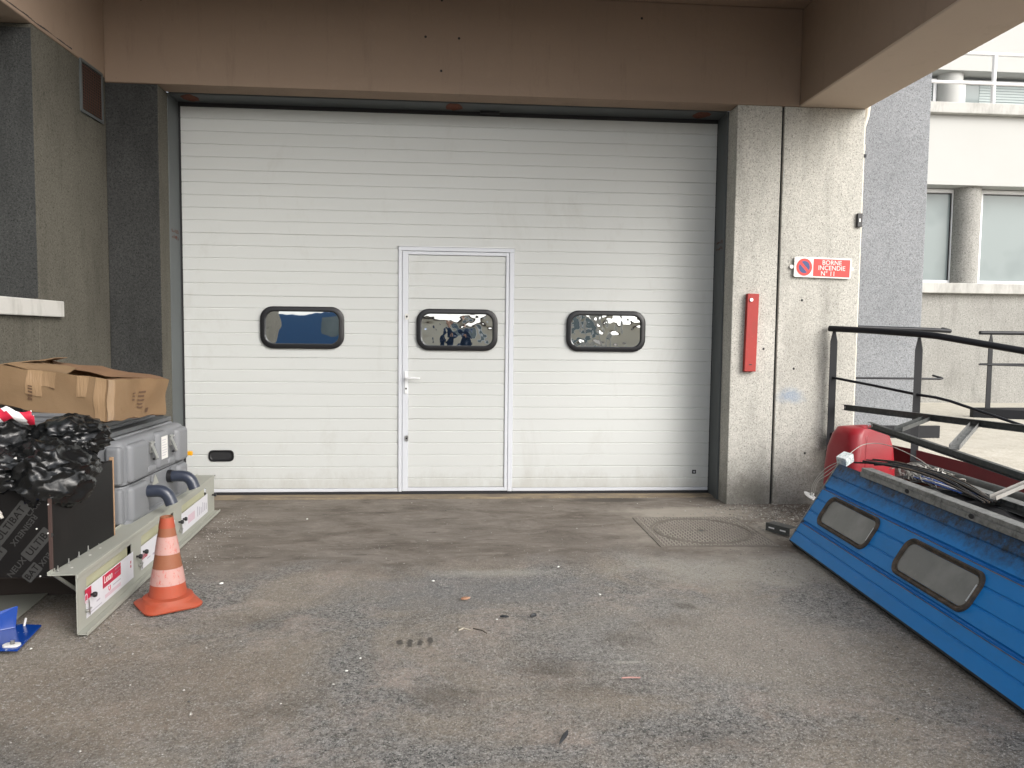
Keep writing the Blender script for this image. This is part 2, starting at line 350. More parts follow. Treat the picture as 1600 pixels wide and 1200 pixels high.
# right pillar in two casts with a recessed joint
obj('pillar', MB().box(2.246, 2.614, FY, 6.6, -.05, 3.226), m_conc, gb, bevel=.006)
obj('pillar', MB().box(2.634, 3.308, FY, 6.6, -.05, 3.226), m_conc, gb, bevel=.006)
obj('pillar_joint', MB().box(2.610, 2.638, FY + .022, 6.5, -.05, 3.22), m_seal, gb)
# grey sheet jamb liners and lintel liner
obj('jamb_liner', MB().box(-2.60, -2.236, 6.19, 6.60, -.02, 3.226), m_jamb, gb, bevel=.003)
obj('jamb_liner', MB().box(2.230, 2.2455, 6.20, 6.60, -.02, 3.226), m_jamb, gb, bevel=.002)
obj('lintel_liner', MB().box(-2.236, 2.230, 6.20, 6.60, 3.218, 3.30), m_jamb, gb, bevel=.002)
for x in (-2.10, -.02, 2.04):
    o = MB(); pts = []
    for k in range(16):
        a = k * math.pi / 8; rr = .045 + .018 * random.random(); pts.append((x + rr * 1.3 * math.cos(a), 6.29 + rr * 1.6 * math.sin(a)))
    o.loft([[(px, py, 3.2145) for px, py in pts], [(px, py, 3.2175) for px, py in pts]]); obj('rust_patch', o, m_rust, gb)
obj('lintel_clip', MB().box(.20, .36, 6.37, 6.40, 3.196, 3.217), m_black, gb)
for x, z in ((2.83, 1.68), (2.90, .42), (2.78, 1.12), (2.52, 1.28)):
    obj('anchor_hole', MB().loft([[(x + .009 * math.cos(a * .785), FY - .002 + d_, z + .011 * math.sin(a * .785)) for a in range(8)] for d_ in (0, .001)]), m_seal, gb)
m_scr = Mat('brown_marker', (.10, .035, .02), .8); m_scr.bump(m_scr.noise(40), .05, .001)
random.seed(3)
for X_, sg_ in ((-2.2345, 1), (2.2285, -1)):
    for row in range(2):
        for i in range(5):
            y0 = 6.225 + i * .030; z0 = 2.17 - row * .05; pts_ = [(X_, y0 + random.uniform(0, .02), z0 + random.uniform(-.016, .016)) for _ in range(4)]
            b = MB()
            for a_, c_ in zip(pts_[:-1], pts_[1:]): b.tube([a_, c_], .0022, 5)
            obj('marker_stroke', b, m_scr, gb)
# beams and ceiling
obj('beam', MB().box(-2.628, 2.757, FY - .006, 6.20, 3.2265, 3.99), m_brown, gb, bevel=.01)
obj('lintel_bottom_band', MB().box(-2.24, 2.24, FY - .009, FY - .005, 3.229, 3.30), m_brown, gb)
obj('beam', MB().box(2.757, 3.318, -3.6, 6.60, 3.2285, 3.99), m_brown_lit, gb, bevel=.012)
obj('beam_inner_shade', MB().box(2.7535, 2.7572, -3.6, 6.0, 3.240, 3.98), m_brown, gb)  # thin darker brown sheet paints the shade on the beam's inner side
RY = 3.9
obj('beam', MB().box(-3.0, -2.624, RY, 6.6, 3.2635, 3.99), m_brown, gb, bevel=.008)
cr_ = MB()
for i in range(40):
    y0 = 4.2 + i * .033; 
    cr_.box(-2.6236, -2.6222, y0, y0 + .033, 3.285 + .006 * noise.noise((y0 * 6, 0, 0)), 3.291 + .008 * noise.noise((y0 * 9, 3, 0)))
obj('crack', cr_, m_seal, gb)
for x0, x1, z in ((-2.5, .3, 3.62), (.31, 2.7, 3.615), (-1.2, 1.9, 3.335)):
    fl = MB()
    for i in range(30):
        u0 = x0 + (x1 - x0) * i / 30; u1 = x0 + (x1 - x0) * (i + 1) / 30; dz = .002 * noise.noise((u0 * 5, z, 0)); fl.box(u0, u1, FY - .0072, FY - .0062, z + dz, z + dz + .0022)
    obj('formwork_line', fl, m_brown, gb)
obj('ceiling', MB().box(-3.0, 3.318, RY, 6.6, 3.99, 4.30), m_brown, gb)
holes = [(710, 70), (759, 74), (714, 118), (714, 22)]
hp = [(-.25, 3.78), (-.03, 3.78)]
for x, z in ((-.236, 3.652), (.021, 3.650), (-.115, 3.40 ), (-.113, 3.93), (1.45, 3.86), (-2.35, 3.84)):
    o = MB().loft([[(x + .010 * math.cos(a * .785), FY - .0075 + d, z + .010 * math.sin(a * .785)) for a in range(8)] for d in (0, .001)])
    obj('bolt_hole', o, m_seal, gb)
obj('upper_wall', MB().box(-3.0, 3.318, 5.6, 6.6, 4.30, 7.5), m_far, gb)
m_duct = Mat('dark_duct', (.018, .014, .012), .9); m_duct.bump(m_duct.noise(20), .1, .001)
# vent grille on the side wall
vg = obj('vent_frame', MB().ring(0, 0, [(.34, .37, .012, 0), (.34, .37, .012, .012), (.30, .33, .008, .012), (.30, .33, .008, 0)], None, 3), m_jamb, None, smooth=30)
place(vg, gb, frame((-2.628, 5.79, 3.085), (0, 1, 0), (-1, 0, 0)) @ Matrix())
vg.matrix_local = Matrix(((0, -1, 0, -2.6275), (-1, 0, 0, 5.79), (0, 0, 1, 3.088), (0, 0, 0, 1))) @ Matrix.Diagonal((1, -1, 1, 1))
obj('vent_backing', MB().box(-2.6275, -2.624, 5.64, 5.94, 2.925, 3.25), m_duct, gb)
vm = MB()
for i in range(16):
    z = 2.94 + i * .0195; vm.box(-2.6235, -2.619, 5.642, 5.938, z, z + .0028)
for i in range(11):
    y = 5.652 + i * .028; vm.box(-2.6225, -2.6195, y, y + .0028, 2.93, 3.245)
m_vent = Mat('rusty_vent_mesh', (.07, .03, .018), .85); m_vent.bump(m_vent.noise(80), .3, .001); obj('vent_mesh', vm, m_vent, gb)
# ground strip under the door
m_thr = Mat('worn_yellow_threshold', (.30, .245, .165), .9, spec=.2)
m_thr.mix(m_thr.ramp(m_thr.noise(4, 6, .7, (1, 3, 1)), (.4, 0), (.6, .9)), (.18, .15, .12)).bump(m_thr.noise(40), .4, .004)
tag(obj('door_threshold', MB().box(-2.236, 2.23, 6.28, 6.60, -.03, .006), m_thr), kind='structure')

# ---------------------------------------------------------------- sectional garage door
DY = 6.417
gd = empty('garage_door', (0, DY, 0), label='wide cream sectional garage door with three black framed oval windows and a wicket door', cat='garage door')
SP = .1018; Z0 = .142
joints = [.651 + k * 5 * SP for k in range(6)]
def panel_mesh(x0, x1, z0, z1, yoff=0.0, cut=None):
    b = MB(); prof = []
    def add(z, y): prof.append((z, y))
    add(z0, .036)
    if cut == 'bottom': add(z0, 0)
    else: add(z0, .003); add(z0 + .0045, 0)
    k = 0
    zs_ = [Z0 + SP * i for i in range(0, 31)]
    for z in zs_:
        if z0 + .012 < z < z1 - .012:
            add(z - .0055, 0); add(z - .001, .0045); add(z + .0015, .0045); add(z + .005, 0)
    if cut == 'top': add(z1, 0)
    else: add(z1 - .0035, 0); add(z1, .003)
    add(z1, .036)
    b.loft([[(x, y + yoff, z) for z, y in prof] for x in (x0, x1)])
    return b
edges = [.058] + joints[:5] + [3.187]
WX0, WX1, WZ = -.470, .500, 2.098
for i in range(6):
    a, b_ = edges[i] + .0006, edges[i + 1] - .0006
    if i < 4 and not a > WZ:
        zt_ = min(b_, 99)
        if b_ > WZ + .02:
            mm = panel_mesh(-2.220, WX0 - .002, a, WZ + .004, cut='top'); m2 = panel_mesh(WX1 + .002, 2.2256, a, WZ + .004, cut='top'); m3 = panel_mesh(-2.220, 2.2256, WZ + .004, b_, cut='bottom')
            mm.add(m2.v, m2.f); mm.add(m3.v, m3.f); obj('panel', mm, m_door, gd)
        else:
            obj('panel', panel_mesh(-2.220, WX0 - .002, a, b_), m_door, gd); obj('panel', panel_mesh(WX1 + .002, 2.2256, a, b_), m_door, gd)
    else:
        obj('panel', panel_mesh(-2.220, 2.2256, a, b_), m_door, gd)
obj('bottom_rail', MB().box(-2.22, WX0 - .003, -.004, .036, .030, .0575), m_dframe, gd, bevel=.003)
obj('bottom_rail', MB().box(WX1 + .003, 2.2256, -.004, .036, .030, .0575), m_dframe, gd, bevel=.003)
obj('bottom_seal', MB().box(-2.225, 2.228, .000, .045, -.006, .0295), m_seal, gd, bevel=.006)
for bx in ((-2.236, -2.221, -.002, .04, 0, 3.19), (2.2265, 2.232, -.002, .04, 0, 3.19), (-2.236, 2.232, -.004, .04, 3.1885, 3.2175)):
    obj('side_seal', MB().box(*bx), m_seal, gd)
obj('backing', MB().box(-2.22, 2.225, .037, .045, .03, 3.188), m_seal, gd)
# fixed frame round the wicket
fr = MB()
fr.box(WX0, WX0 + .030, -.012, .03, .030, WZ - .034); fr.box(WX1 - .040, WX1, -.012, .03, .030, WZ - .034); fr.box(WX0, WX1, -.012, .03, WZ - .0335, WZ)
obj('wicket_frame', fr, m_dframe, gd, bevel=.003)
obj('wicket_drip_cap', MB().box(WX0 - .012, WX1 + .012, -.018, .01, WZ + .0005, WZ + .007), m_chrome, gd)
LX0, LX1, LZ0, LZ1 = WX0 + .033, WX1 - .043, .034, WZ - .037
lf = MB()
lf.box(LX0, LX0 + .048, -.010, .03, LZ0, LZ1); lf.box(LX1 - .026, LX1, -.010, .03, LZ0, LZ1)
lf.box(LX0 + .048, LX1 - .026, -.010, .03, LZ1 - .028, LZ1); lf.box(LX0 + .048, LX1 - .026, -.010, .03, LZ0, LZ0 + .03)
wk = obj('wicket_door', lf, m_dframe, gd, bevel=.003)
px0, px1 = LX0 + .0495, LX1 - .0275
pe = [LZ0 + .0315] + joints[:3] + [LZ1 - .0295]
for i in range(4): obj('panel', panel_mesh(px0, px1, pe[i] + .001, pe[i + 1] - .001, .001), m_door, wk)
def oval(parent, cx, cz, mat, nf='window', np_='pane'):
    f = MB().ring(cx, cz, [(.685, .350, .105, .0), (.683, .348, .105, -.020), (.660, .325, .098, -.028), (.612, .282, .078, -.028), (.595, .264, .070, -.014), (.595, .264, .070, .0)], None)
    w_ = obj(nf, f, m_black, parent, smooth=35)
    p = MB(); pr_ = rrect(.60, .27, .07, 8)
    N = 24; M_ = 12
    # slightly domed pane grid clipped as a loft of shrinking loops
    loops = []
    for s_ in (1, .92, .8, .6, .4, .2, .02):
        loops.append([(cx + x * s_, -.008 - .0012 * (1 - s_ ** 2), cz + z * s_) for x, z in pr_])
    p.loft(loops)
    obj(np_, p, mat, w_ if parent is gd else parent, smooth=60); return w_
oval(gd, -1.261, 1.413, m_pane1)
oval(gd, 1.293, 1.412, m_pane3)
oval(wk, .022, 1.409, m_pane2, 'window_frame', 'window_pane')
# handle set, locks
hd = MB().box(-.418, -.392, -.018, -.0105, .868, 1.058); hd.tube([(-.405, -.018, 1.0), (-.405, -.055, 1.0)], .009)
hd.tube([(-.405, -.055, 1.0), (-.39, -.062, 1.001), (-.34, -.062, 1.002), (-.285, -.06, .998)], [.009, .010, .009, .007])
obj('handle', hd, m_wframe, wk, bevel=.002, smooth=40)
def cyl_y(b, x, z, r_, y0, y1, n=14):
    return b.loft([[(x + r_ * math.cos(2 * math.pi * k / n), y, z + r_ * math.sin(2 * math.pi * k / n)) for k in range(n)] for y in (y0, y1)])
obj('keyhole', cyl_y(MB(), -.405, .91, .008, -.0195, -.018), m_black, wk)
for z, mt in ((1.515, m_signw), (.487, m_chrome)):
    e_ = MB().ring(-.400, z, [(.030, .052, .014, -.0105), (.030, .052, .014, -.017), (.012, .030, .006, -.0165), (.010, .028, .005, -.013)], None, 4)
    obj('lock_escutcheon', e_, mt, wk, smooth=40)
    obj('lock_cylinder', cyl_y(MB(), -.400, z, .008, -.018, -.012), m_black, wk)
# recessed grip bottom left and tag bottom right
gr = MB().ring(-1.934, .339, [(.205, .094, .034, 0), (.205, .094, .034, -.008), (.18, .072, .028, -.008), (.165, .058, .022, -.001)], None, 6)
gp = obj('grip', gr, m_black, gd, smooth=40)
gi = MB(); q = rrect(.17, .062, .024, 6); gi.loft([[(-1.934 + x, y, .339 + z) for x, z in q] for y in (-.0015, -.0005)]); obj('grip_recess', gi, m_seal, gp)
obj('maker_plate', MB().box(2.082, 2.118, -.004, 0, .176, .210), m_black, gd, bevel=.003)
pl_ = MB().ring(2.1, .193, [(.014, .014, .002, -.0042), (.014, .014, .002, -.005), (.006, .006, .001, -.005), (.006, .006, .001, -.0042)], None, 2); obj('maker_mark', pl_, m_dframe, gd)

# ---------------------------------------------------------------- manhole
mh = empty('manhole_cover', (1.755, 5.17, -.0095), label='square iron manhole frame with a round patterned cover set in the ground before the door', cat='manhole cover')
fr = MB(); R0 = .343; n = 48
def sq(a, s_): 
    c, s = math.cos(a), math.sin(a); t = s_ / max(abs(c), abs(s)); return (c * t, s * t)
fr.loft([[(*sq(2 * math.pi * k / n + math.pi / 4, .40), .002) for k in range(n)], [(*sq(2 * math.pi * k / n + math.pi / 4, .40), .008) for k in range(n)],
         [((R0) * math.cos(2 * math.pi * k / n + math.pi / 4), R0 * math.sin(2 * math.pi * k / n + math.pi / 4), .008) for k in range(n)],
         [((R0) * math.cos(2 * math.pi * k / n + math.pi / 4), R0 * math.sin(2 * math.pi * k / n + math.pi / 4), .000) for k in range(n)]], cap=False)
obj('frame', fr, m_manhole, mh)
obj('cover', MB().lathe([(.001, .0), (.333, .0), (.333, .0075), (.001, .0075)][0:4], seg=48), m_manhole, mh)
def treads(inside):
    b = MB()
    for i in range(-16, 17):
        for j in range(-16, 17):
            x = i * .0262; y = j * .0262; rr = math.hypot(x, y)
            if inside and rr > .315: continue
            if not inside and (rr < .36 or abs(x) > .385 or abs(y) > .385): continue
            if inside and rr < .03: continue
            if (i + j) % 2: a, c = .0105, .0035
            else: a, c = .0035, .0105
            a *= random.uniform(.8, 1.1); c *= random.uniform(.8, 1.1)
            b.box(x - a, x + a, y - c, y + c, .0075, .0115)
    return b
obj('tread_pattern', treads(True), m_tread, mh, kind='stuff'); obj('frame_tread_pattern', treads(False), m_tread, mh, kind='stuff')
obj('lifting_hole', MB().loft([[(.018 * math.cos(k * .52), .012 * math.sin(k * .52), z) for k in range(12)] for z in (.0077, .0083)]), m_black, mh)

# ---------------------------------------------------------------- things on the right pillar
sg = empty('fire_hydrant_sign', (2.985, FY - .012, 1.944), label='small white and red no parking sign reading BORNE INCENDIE on the right pillar', cat='sign')
q = rrect(.482, .164, .014, 4)
obj('plate', MB().loft([[(x, y, z) for x, z in q] for y in (-.012, .0)]), m_signw, sg, bevel=.002)
# slightly tilted red field
obj('red_field', MB().box(-.080, .228, -.0135, -.0125, -.070, .070), m_signr, sg)
dc = MB(); dc.loft([[(-.157 + .066 * math.cos(k * .19635), y, .0 + .070 * math.sin(k * .19635)) for k in range(32)] for y in (-.0128, -.0138)]); obj('prohibition_disc', dc, m_signr, sg)
for sgn in (1, -1):
    pts = []
    for k in range(17):
        a = R(-45 + 14 + k * (180 - 28) / 16) if sgn > 0 else R(135 + 14 + k * (180 - 28) / 16)
        pts.append((-.157 + .046 * math.cos(a), .049 * math.sin(a)))
    obj('blue_segment', MB().loft([[(x, y, z) for x, z in pts] for y in (-.0139, -.0146)]), m_signb, sg)
for t, z, x in (('BORNE', .041, .074), ('INCENDIE', -.002, .074), ('N° 11', -.047, .045)):
    me = text_mesh(t, .052, .0004, bold=.0001); o = obj('lettering', me, m_signw)
    place(o, sg, Matrix.Translation((x, -.0143, z)) @ Matrix.Rotation(R(90), 4, 'X') @ Matrix.Diagonal((.98, 1, 1, 1)))
for x in (-.258, .250): obj('mounting_tab', cyl_y(MB(), x, .0, .016, -.006, .010), m_signw, sg, smooth=40)
sg.rotation_euler = (0, R(1.2), 0)

rb = empty('red_steel_bar', (2.40, FY, 1.41), label='chipped red steel bar bolted upright on the concrete pillar right of the garage door', cat='bar')
obj('bar', MB().box(-.048, .048, -.045, -.001, -.315, .315), m_red, rb, bevel=.004)
obj('bolt', cyl_y(MB(), -.018, .265, .014, -.054, -.045), m_chrome, rb, smooth=40)
obj('slot', MB().box(-.012, .012, -.0458, -.0452, -.262, -.254), m_black, rb)
rb.rotation_euler = (0, R(.9), 0)
bb = empty('small_black_wall_box', (3.275, FY, 2.335), label='tiny black plastic box on the outer edge of the right pillar above the sign', cat='wall box')
obj('housing', MB().box(-.012, .030, -.025, -.001, -.055, .055), m_black, bb, bevel=.003)
obj('pale_mark', MB().box(.001, .012, -.0262, -.0255, -.016, .012), m_signw, bb)
dp = empty('downpipe', (3.338, 6.10, 0), label='thin cream plastic downpipe running up beside the right pillar', cat='downpipe')
obj('pipe', MB().tube([(0, 0, .45), (0, 0, 2.9), (.0, .0, 3.1), (.03, 0, 3.2), (.05, 0, 3.4)], .022), m_pipe, dp, smooth=50)
obj('clip', MB().box(-.028, .028, -.026, .01, 2.86, 2.885), m_rail, dp)
cl = MB().tube([(0, 0, 2.915), (0, 0, 2.965)], .026); obj('socket', cl, m_pipe, dp, smooth=40)

# ---------------------------------------------------------------- office building behind
ob = empty('office_building', label='white office building with roughcast base, round columns and a balcony, beyond the terrace', cat='building')
obj('wall', MB().box(3.45, 4.69, 7.30, 10.55, .449, 9.5), m_blue, ob, bevel=.01, label='blue grey roughcast wall return')
obj('base_wall', MB().box(4.70, 16, 10.60, 10.95, .449, 2.05), m_far, ob)
obj('ledge', MB().box(4.70, 16, 10.50, 11.05, 2.052, 2.20), m_ledge, ob, bevel=.01)
obj('spandrel', MB().box(4.70, 16, 10.60, 11.1, 3.62, 4.61), m_white, ob)
obj('balcony_slab', MB().box(4.70, 16, 10.50, 13, 4.612, 4.765), m_ledge, ob, bevel=.01)
obj('back_wall', MB().box(4.70, 16, 11.5, 11.6, 2.05, 4.61), m_white, ob)
obj('upper_spandrel', MB().box(4.70, 16, 11.3, 11.8, 5.50, 9.5), m_white, ob)
obj('inner_wall', MB().box(4.70, 16, 12.4, 12.5, 4.77, 5.5), m_white, ob)
for x, y, z0, z1, r_ in ((7.585, 10.86, 2.2, 3.62, .198), (10.4, 10.86, 2.2, 3.62, .198), (5.1, 10.86, 2.2, 3.62, .198)):
    obj('column', MB().tube([(x, y, z0), (x, y, z1)], r_, 28), m_far, ob, smooth=40)
for x in (7.70, 10.5, 5.2):
    obj('column', MB().tube([(x, 11.55, 4.765), (x, 11.55, 5.5)], .19, 28), m_white, ob, smooth=40)
def window(x0, x1, y, z0, z1, mull=()):
    b = MB(); t = .055
    b.box(x0, x1, y, y + .06, z0, z0 + t); b.box(x0, x1, y, y + .06, z1 - t, z1)
    for x in (x0, x1 - t, *mull): b.box(x, x + t, y, y + .06, z0 + t, z1 - t)
    f = obj('window', b, m_wframe, ob, bevel=.004)
    b2 = MB(); b2.box(x0 + t, x1 - t, y + .028, y + .032, z0 + t, z1 - t); obj('pane', b2, m_glass, f)
    g2 = MB(); g2.box(x0 + t, x1 - t, y + .022, y + .0275, z1 - t - .018, z1 - t); obj('gasket', g2, m_black, f)
    g3 = MB(); g3.box(x1 - t - .018, x1 - t, y + .022, y + .0275, z0 + t, z1 - t - .018); obj('gasket', g3, m_black, f)
    return f
for x0, x1 in ((5.35, 7.43), (7.80, 10.15), (10.65, 13)): window(x0, x1, 10.86, 2.21, 3.61)
for x0, x1 in ((5.45, 7.50), (7.92, 10.3)):
    f = window(x0, x1, 11.55, 4.77, 5.45)
    bl = MB()
    for i in range(14): bl.box(x0 + .3, x1 - .06, 11.571, 11.574, 4.84 + i * .042, 4.87 + i * .042)
    obj('blind', bl, m_blind, f)
br = MB()
br2 = empty('balcony_railing', (7.7, 10.55, 4.765), label='white tubular balcony railing on the upper ledge of the office building', cat='railing')
obj('top_rail', MB().tube([(-3, 0, .70), (6, 0, .70)], .026), m_wrail, br2, smooth=50)
obj('mid_rail', MB().tube([(-3, -.02, .28), (6, -.02, .28)], .024), m_wrail, br2, smooth=50)
for x in (-1.7, 0, 1.7, 3.4): obj('post', MB().tube([(x, 0, 0), (x, 0, .70)], .030), m_wrail, br2, smooth=50)

# ---------------------------------------------------------------- terrace railings
r1 = empty('ramp_railing', (3.06, 5.95, .45), label='nearest charcoal steel railing, sloping down the ramp from the right pillar', cat='railing')
def loc(b, o):
    b.v = [(x - o[0], y - o[1], z - o[2]) for x, y, z in b.v]; return b
O1 = (3.06, 5.95, .45)
def along(k, zz): pass
rail_pts = [(3.055, 5.975, 1.452), (3.26, 5.68, 1.434), (3.47, 5.375, 1.408), (3.53, 5.30, 1.397), (3.60, 5.22, 1.378), (3.93, 4.87, 1.290), (5.2, 3.5, .97)]
obj('handrail', loc(MB().tube(rail_pts, .0245, 16), O1), m_rail, r1, smooth=50)
mid_pts = [(3.085, 5.95, 1.052), (3.26, 5.68, 1.010), (3.46, 5.40, .958), (3.54, 5.30, .945), (3.60, 5.22, .925), (3.93, 4.87, .775), (5.2, 3.5, .42)]
obj('mid_rail', loc(MB().tube(mid_pts, .0105, 10), O1), m_rail, r1, smooth=50)
def flatpost(p, z0, z1, wdt=.058):
    d = Vector((.57, -.82, 0)).normalized(); nrm = Vector((.82, .57, 0)).normalized(); p = Vector((p[0], p[1], 0))
    prof = [(-wdt / 2, z0), (wdt / 2, z0), (wdt / 2, z1 - .09), (.010, z1), (-.010, z1), (-wdt / 2, z1 - .09)]
    return MB().loft([[tuple(p + Vector((1, 0, 0)) * u + nrm * t + Vector((0, 0, v))) for u, v in prof] for t in (-.006, .006)])
for p, z0, z1 in (((3.085, 5.95), .45, 1.435), ((3.46, 5.40), .35, 1.385)):
    obj('post', loc(flatpost(p, z0, z1), O1), m_rail, r1, bevel=.002)
obj('bracket', loc(MB().box(3.09, 3.22, 5.93, 5.97, .50, .60), O1), m_rail, r1)
kb = MB()
for (p, z0), (q_, z1) in (((3.20, 5.80), .455), ((3.47, 5.40), .415)), (((3.47, 5.40), .415), ((3.94, 4.90), .30)), (((3.94, 4.90), .30), ((5.2, 3.5), .05)):
    kb.loft([[(p[0], p[1], z0), (p[0] + .008, p[1] + .005, z0), (p[0] + .008, p[1] + .005, z0 + .125), (p[0], p[1], z0 + .125)],
             [(q_[0], q_[1], z1), (q_[0] + .008, q_[1] + .005, z1), (q_[0] + .008, q_[1] + .005, z1 + .125), (q_[0], q_[1], z1 + .125)]])
obj('kick_plate', loc(kb, O1), m_kick, r1, label='dark red kick plate')
r2 = empty('back_railing', (4.3, 6.74, .45), label='dark steel railing along the terrace edge before the blue grey wall, behind the ramp railing', cat='railing')
obj('handrail', MB().tube([(-.75, 0, 1.03), (.14, 0, 1.012), (.31, 0, 1.003), (.32, .12, 1.02)], .02), m_rail, r2, smooth=50)
obj('mid_rail', MB().tube([(-.75, 0, .56), (.24, 0, .555), (.262, .0, .56), (.26, .14, .58)], .010), m_rail, r2, smooth=50)
obj('kick_plate', MB().box(-.75, .255, -.01, .02, .0, .115), m_rail, r2, bevel=.002)
obj('post', MB().box(-.72, -.66, -.008, .008, .0, 1.01), m_rail, r2)
r3 = empty('far_railing', (6.3, 8.57, .45), label='farthest dark railing on a black base plate at the right edge of the terrace', cat='railing')
obj('handrail', MB().tube([(-.06, 0, 1.012), (4, 0, 1.012)], .023), m_rail, r3, smooth=50)
obj('mid_rail', MB().tube([(-.05, 0, .635), (4, -.35, .55)], .010), m_rail, r3, smooth=50)
obj('mid_rail', MB().tube([(-.02, 0.02, .640), (4, .03, .65)], .010), m_rail, r3, smooth=50)
obj('post', MB().loft([[(x * s_ + .085, y, z) for x, z, s_ in ((-.03, .11, 1), (.03, .11, 1), (.026, .9, 1), (.006, 1.0, 1), (-.006, 1.0, 1), (-.026, .9, 1))] for y in (-.006, .006)]), m_rail, r3)
obj('post', MB().box(2.0, 2.06, -.006, .006, .11, 1.0), m_rail, r3)
obj('kick_plate', MB().box(-.10, 4, -.01, .05, 0, .115), m_rail, r3)
obj('kick_plate', MB().add([(-.10, -.012, .115), (2.2, -1.1, .05), (2.2, -1.1, -.06), (-.10, -.012, 0)], [(0, 1, 2, 3)]), m_rail, r3)

# ---------------------------------------------------------------- old blue door section leaning on the pile
m_bpaint = Mat('weathered_blue_paint', (.012, .22, .60), .5, spec=.25)
m_bpaint.mix(m_bpaint.ramp(m_bpaint.noise(1.3, 5, .6), (.35, 0), (.7, .45)), (.014, .19, .50))
m_bpaint.mix(m_bpaint.ramp(m_bpaint.noise(30, 5, .8, (1, .25, 1)), (.60, 0), (.72, .35)), (.12, .20, .32)).mix(m_bpaint.ramp(m_bpaint.noise(4, 7, .75, (2.2, .6, 1)), (.5, 0), (.68, .3)), (.022, .15, .36))
tcx = m_bpaint.n('ShaderNodeTexCoord'); sxx = m_bpaint.n('ShaderNodeSeparateXYZ'); m_bpaint.t.links.new(tcx.outputs['Object'], sxx.inputs[0])
top_ = m_bpaint.ramp(m_bpaint.math('ADD', sxx.outputs['Z'], m_bpaint.math('MULTIPLY', m_bpaint.noise(3.5, 7, .75), .30)), (.555, 0), (.66, 1))
m_bpaint.mix(m_bpaint.math('MULTIPLY', top_, m_bpaint.ramp(m_bpaint.noise(28, 6, .8), (.30, .6), (.62, 1))), (.022, .028, .036))   # mildew grown along the upper edge
m_bpaint.bump(m_bpaint.noise(50, 4, .6, (1, .2, 1)), .12, .001)
m_galv = Mat('dull_galvanised', (.22, .225, .22), .55, .6)
m_galv.mix(m_galv.ramp(m_galv.voro(55, out='Color'), (.2, 0), (.9, .55)), (.34, .345, .335)).mix(m_galv.ramp(m_galv.noise(22, 6, .75), (.5, 0), (.68, .8)), (.055, .055, .05)).bump(m_galv.noise(60, 4), .3, .002)
m_grime = Mat('grimy_rubber', (.055, .045, .035), .8); m_grime.mix(m_grime.ramp(m_grime.noise(20, 6, .7), (.45, 0), (.65, .8)), (.14, .10, .07)).bump(m_grime.noise(70), .4, .002)
m_oldpane = Mat('clouded_acrylic', (.115, .115, .105), .28, spec=.8); m_oldpane.mix(m_oldpane.ramp(m_oldpane.noise(3.2, 5, .6), (.42, 0), (.6, .7)), (.20, .20, .185)).mix(m_oldpane.ramp(m_oldpane.noise(60, 4, .8), (.6, 0), (.75, .35)), (.32, .32, .29)); m_oldpane.rough(m_oldpane.noise(6, 5), .2, .5)
m_edge = Mat('rust_stained_edge', (.20, .14, .10), .8); m_edge.mix(m_edge.ramp(m_edge.noise(14, 6, .7), (.45, 0), (.6, 1)), (.035, .085, .17))
P0 = Vector((2.232, 4.80, .032)); T0 = Vector((2.535, 4.78, .535)); Dn = Vector((-.072, -.9974, 0)).normalized()
E2 = (T0 - P0).normalized(); E2 = (E2 - Dn * E2.dot(Dn)).normalized(); NN = Dn.cross(E2) ; NN = NN if NN.x < 0 else -NN    # outward normal, towards the bay
PH = .598
def on_p(s, t, o=0): return P0 + Dn * s + E2 * t + NN * o
pm = empty('old_blue_door_panel', label='long faded blue sectional door panel with two dirty windows, leaning on the scrap pile', cat='door panel')
def panel_profile(t0, t1, gs, thin):
    pts = [(t0, -.042), (t0, 0)]
    for g_ in sorted(gs + thin):
        d_ = .016 if g_ in gs else .005; w_ = .012 if g_ in gs else .006
        pts += [(g_ - w_, 0), (g_ - w_ * .3, -d_), (g_ + w_ * .3, -d_), (g_ + w_, 0)]
    pts += [(t1, 0), (t1, -.042)]; return pts
LEN = 3.45
pp = panel_profile(0, PH, [.150, .415], [.072, .238, .327, .505])
b = MB(); b.loft([[tuple(on_p(s, t, o)) for t, o in pp] for s in (0.004, LEN)])
obj('skin', b, m_bpaint, pm)
for t in (.1375, .4025):
    b = MB(); b.loft([[tuple(on_p(s, t_, o)) for t_, o in ((t - .0035, .0008), (t + .001, .0022), (t + .0015, .0008), (t, -.001))] for s in (.004, LEN)]); obj('seam_edge', b, m_edge, pm)
b = MB(); b.loft([[tuple(on_p(s, t, o)) for t, o in ((-.003, .004), (PH + .002, .004), (PH + .002, -.045), (-.003, -.045))] for s in (-.004, .010)]); obj('end_cap', b, m_galv, pm, bevel=.001)
b = MB(); b.loft([[tuple(on_p(s, t, o)) for t, o in ((-.008, -.002), (.004, -.002), (.004, -.05), (-.02, -.05))] for s in (0, LEN)]); obj('bottom_gasket', b, m_seal, pm)
